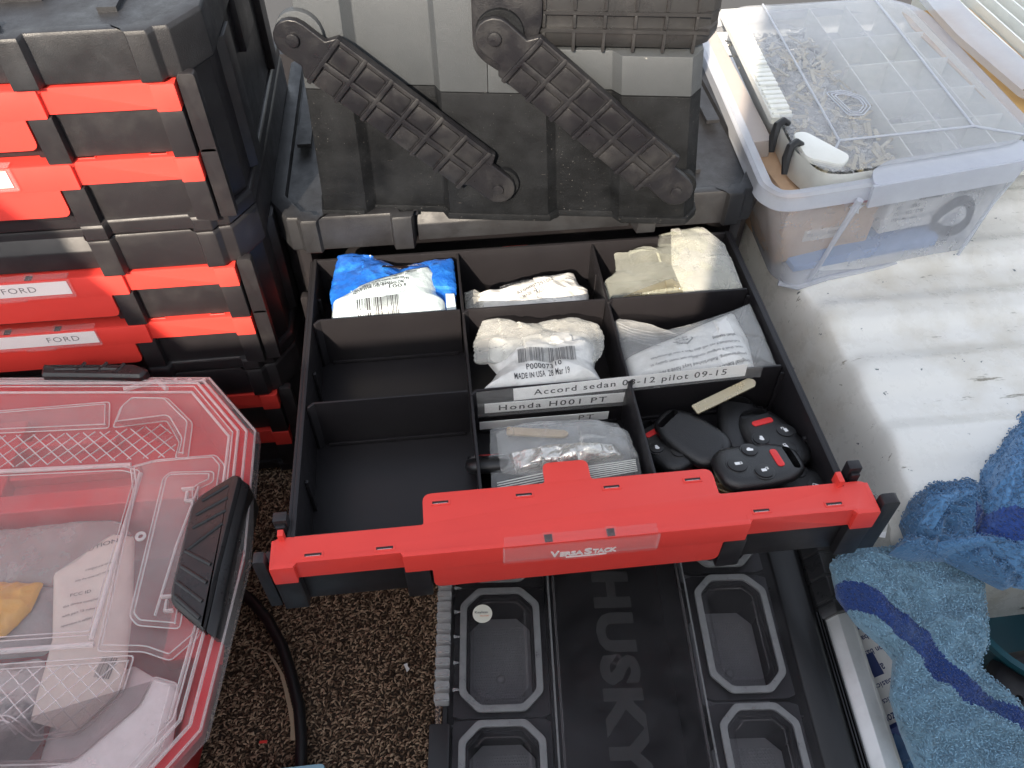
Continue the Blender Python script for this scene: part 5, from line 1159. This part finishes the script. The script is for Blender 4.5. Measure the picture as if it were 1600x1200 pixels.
side_latch([(-25.2, 22.4), (-25.4, 23.9), (-17.0, 23.0), (-15.5, 22.2), (-16.0, 21.2), (-17.4, 21.4)], -5.6, -4.6, [((-24, 23), (-18, 22.4)), ((-22, 22.5), (-21.4, 23.5)), ((-20, 22.3), (-19.4, 23.3)), ((-18.4, 22.0), (-17.8, 23.0))])
# contents
def inside(name, label, cat, poly, z0, h, mtl, **k):
    t = thing(name, label, cat, (sum(a for a, b in poly)/len(poly), sum(b for a, b in poly)/len(poly), z0-1)); p = Pillow(poly, z0, h, **k)
    p.mb().build('sheet' if cat == 'paper' else 'wrapper', mtl, t, org=W(t), smooth=40); return t, p
inside('poly_bag', 'milky plastic bag lying flat in the red organizer, upper part of its contents', 'plastic bag', [(-46, 8.9), (-30, 8.9), (-17.2, 8.9), (-15.6, 7.4), (-16.8, 5.4), (-20.8, 3.0), (-25.2, 3.4), (-46, 4)], -9.3, .9, 'polymilk', crumple=.4, scale=.25, seed=91, center=(-27, 6.3), p=4)
t, p = inside('leaflet', 'white printed leaflet under the lid of the red organizer, next to the latch side', 'paper', [(-21.0, 3.9), (-17.1, 7.2), (-15.1, 6.7), (-14.0, 0), (-13.4, -6.0), (-16.2, -9.2), (-19.6, -8.0), (-19.6, -1.9)], -8.9, .4, mat('cream_paper', (.74, .7, .62), .6), crumple=.2, scale=.2, seed=93, p=6)
m = MB()
for i, (x, y, wd, s) in enumerate(((-18.6, 5.6, 2.4, 'UTION'), (-18.3, 3.6, 2.6, 'is designed to be replaced with'), (-18.9, 2.7, 2.9, 'only the same part number'), (-18.9, 1.4, 1.5, 'FCC ID'), (-19.2, .4, 2.6, 'this device complies'), (-19.1, -.4, 2.4, 'with part 15 rules'), (-19, -1.2, 2.4, 'operation is subject'))):
    v, f = p.ink(text_fit(s, wd, .45 if i == 0 else .28, bold=.005), x, y, 12, .06); m.add(v, f)
v, f = p.ink(barcode(1.2, 1.6, 2, 10), -15.6, -5.4, -12, .06); m.add(v, f)
m.build('print', 'inkgrey', t, org=W(t))
inside('poly_bag', 'yellow plastic bag under the lid at the left edge', 'plastic bag', [(-30, 3.2), (-24.8, 3.4), (-21.4, 3.0), (-21.7, .6), (-23.1, -1.4), (-30, -2.4)], -8.6, 1.2, 'yellow', crumple=.5, scale=.5, seed=95)
inside('poly_bag', 'grey translucent bag between the yellow bag and the leaflet', 'plastic bag', [(-46, 3), (-21.4, 3.2), (-19.8, 3.0), (-19.6, -1), (-20, -2.8), (-46, -2)], -9.6, .9, mat('grey_poly', (.34, .34, .33), .3, bump=.4, bscale=60, var=(.2, .2, .2), vscale=12), crumple=.4, scale=.3, seed=97, center=(-28, .5))
inside('poly_bag', 'pale crumpled bag with dark streaks near the front of the red organizer', 'plastic bag', [(-46, -3.4), (-20.2, -3.0), (-19.5, -5.0), (-18.6, -9.2), (-20, -12), (-46, -13)], -9.6, 1.0, mat('pale_poly', (.5, .5, .48), .3, bump=.5, bscale=60, var=(.12, .12, .12), vscale=16, vlo=.52, vhi=.6), crumple=.5, scale=.35, seed=99, center=(-28, -7))
inside('leaflet', 'folded white sheet in the front corner of the red organizer', 'paper', [(-18.6, -6.4), (-13.6, -4.0), (-9.8, -6.5), (-9.6, -11), (-13, -14.4), (-19, -14.2)], -10.2, .6, 'paper', crumple=.3, scale=.25, seed=101)

# ================================================================ things on the carpet
t = thing('power_cable', 'black rubber cable curving over the carpet from under the organizer', 'cable', (-5, 0, CZ)); 
MB().tube([(-17, 14, -26.1), (-13.5, 12.0, -25.9), (-11.4, 10.4, -25.8), (-9.6, 8.8, -25.8), (-7.8, 6.5, -25.8), (-6.2, 3.6, -25.8), (-5.1, .6, -25.8), (-4.2, -2.5, -25.8), (-3.8, -5.5, -25.8), (-3.7, -8.5, -25.9), (-4.2, -13, -26), (-6, -20, -26)], .55, 14).build('cable_sheath', 'cable', t, org=W(t), smooth=60)
t = thing('strap', 'thin tan strap end lying on the carpet along the black cable', 'strap', (-6, 0, CZ))
sp_ = [(-8.6, 3.8), (-7.6, 3.2), (-6.9, 2.2), (-6.1, .9), (-5.5, -.9), (-5.0, -2.6), (-4.6, -4.2), (-4.55, -5.4)]
MB().loft([[(x-.24*(.25+i*.12 if i < 6 else 1), y, -26.1+.05*i), (x+.24*(.25+i*.12 if i < 6 else 1), y-.1, -26.1+.05*i), (x+.24, y-.1, -26.02+.05*i), (x-.24*(.25+i*.12 if i < 6 else 1), y, -26.02+.05*i)] for i, (x, y) in enumerate(sp_)]).build('strap_band', 'tan', t, org=W(t), smooth=60)
o = MB().prism(rpoly([(5.5, .6), (5.9, .7), (5.9, .4), (6.1, .1), (5.8, -.2), (5.7, .2)], .08), -25.95, -25.85).build('paper_scrap', 'paper', org=(5.7, .3, -25.95)); tag(o, 'tiny white paper scrap on the carpet in front of the drawer', 'scrap')
o = MB().box(-7.6, -6.9, -5.35, -5.1, -26, -25.85, None).build('plastic_scrap', 'red', .02 and None, .03, org=(-7.2, -5.2, -26)); tag(o, 'tiny red plastic scrap on the dark carpet near the cable', 'scrap')
t = thing('card_box', 'pale blue flat box just entering the picture at the bottom edge', 'box', (-5, -12, CZ+1))
MB().prism(rrect(-9.2, -1.3, -18, -8.25, .4), -26, -24).build('box_body', 'lblue', t, .15, 2, org=W(t))
# unseen slab added behind the camera to block the sun: light only passes above
m = MB(); m.prism([(-150, -27), (120, -27), (120, 104), (4, 104), (1, 61), (-50, 60.5), (-59, 79), (-150, 96)], -78, -74, 'y'); o = m.build('sun_blocker', 'van', None, .5, 2); tag(o, kind='structure')
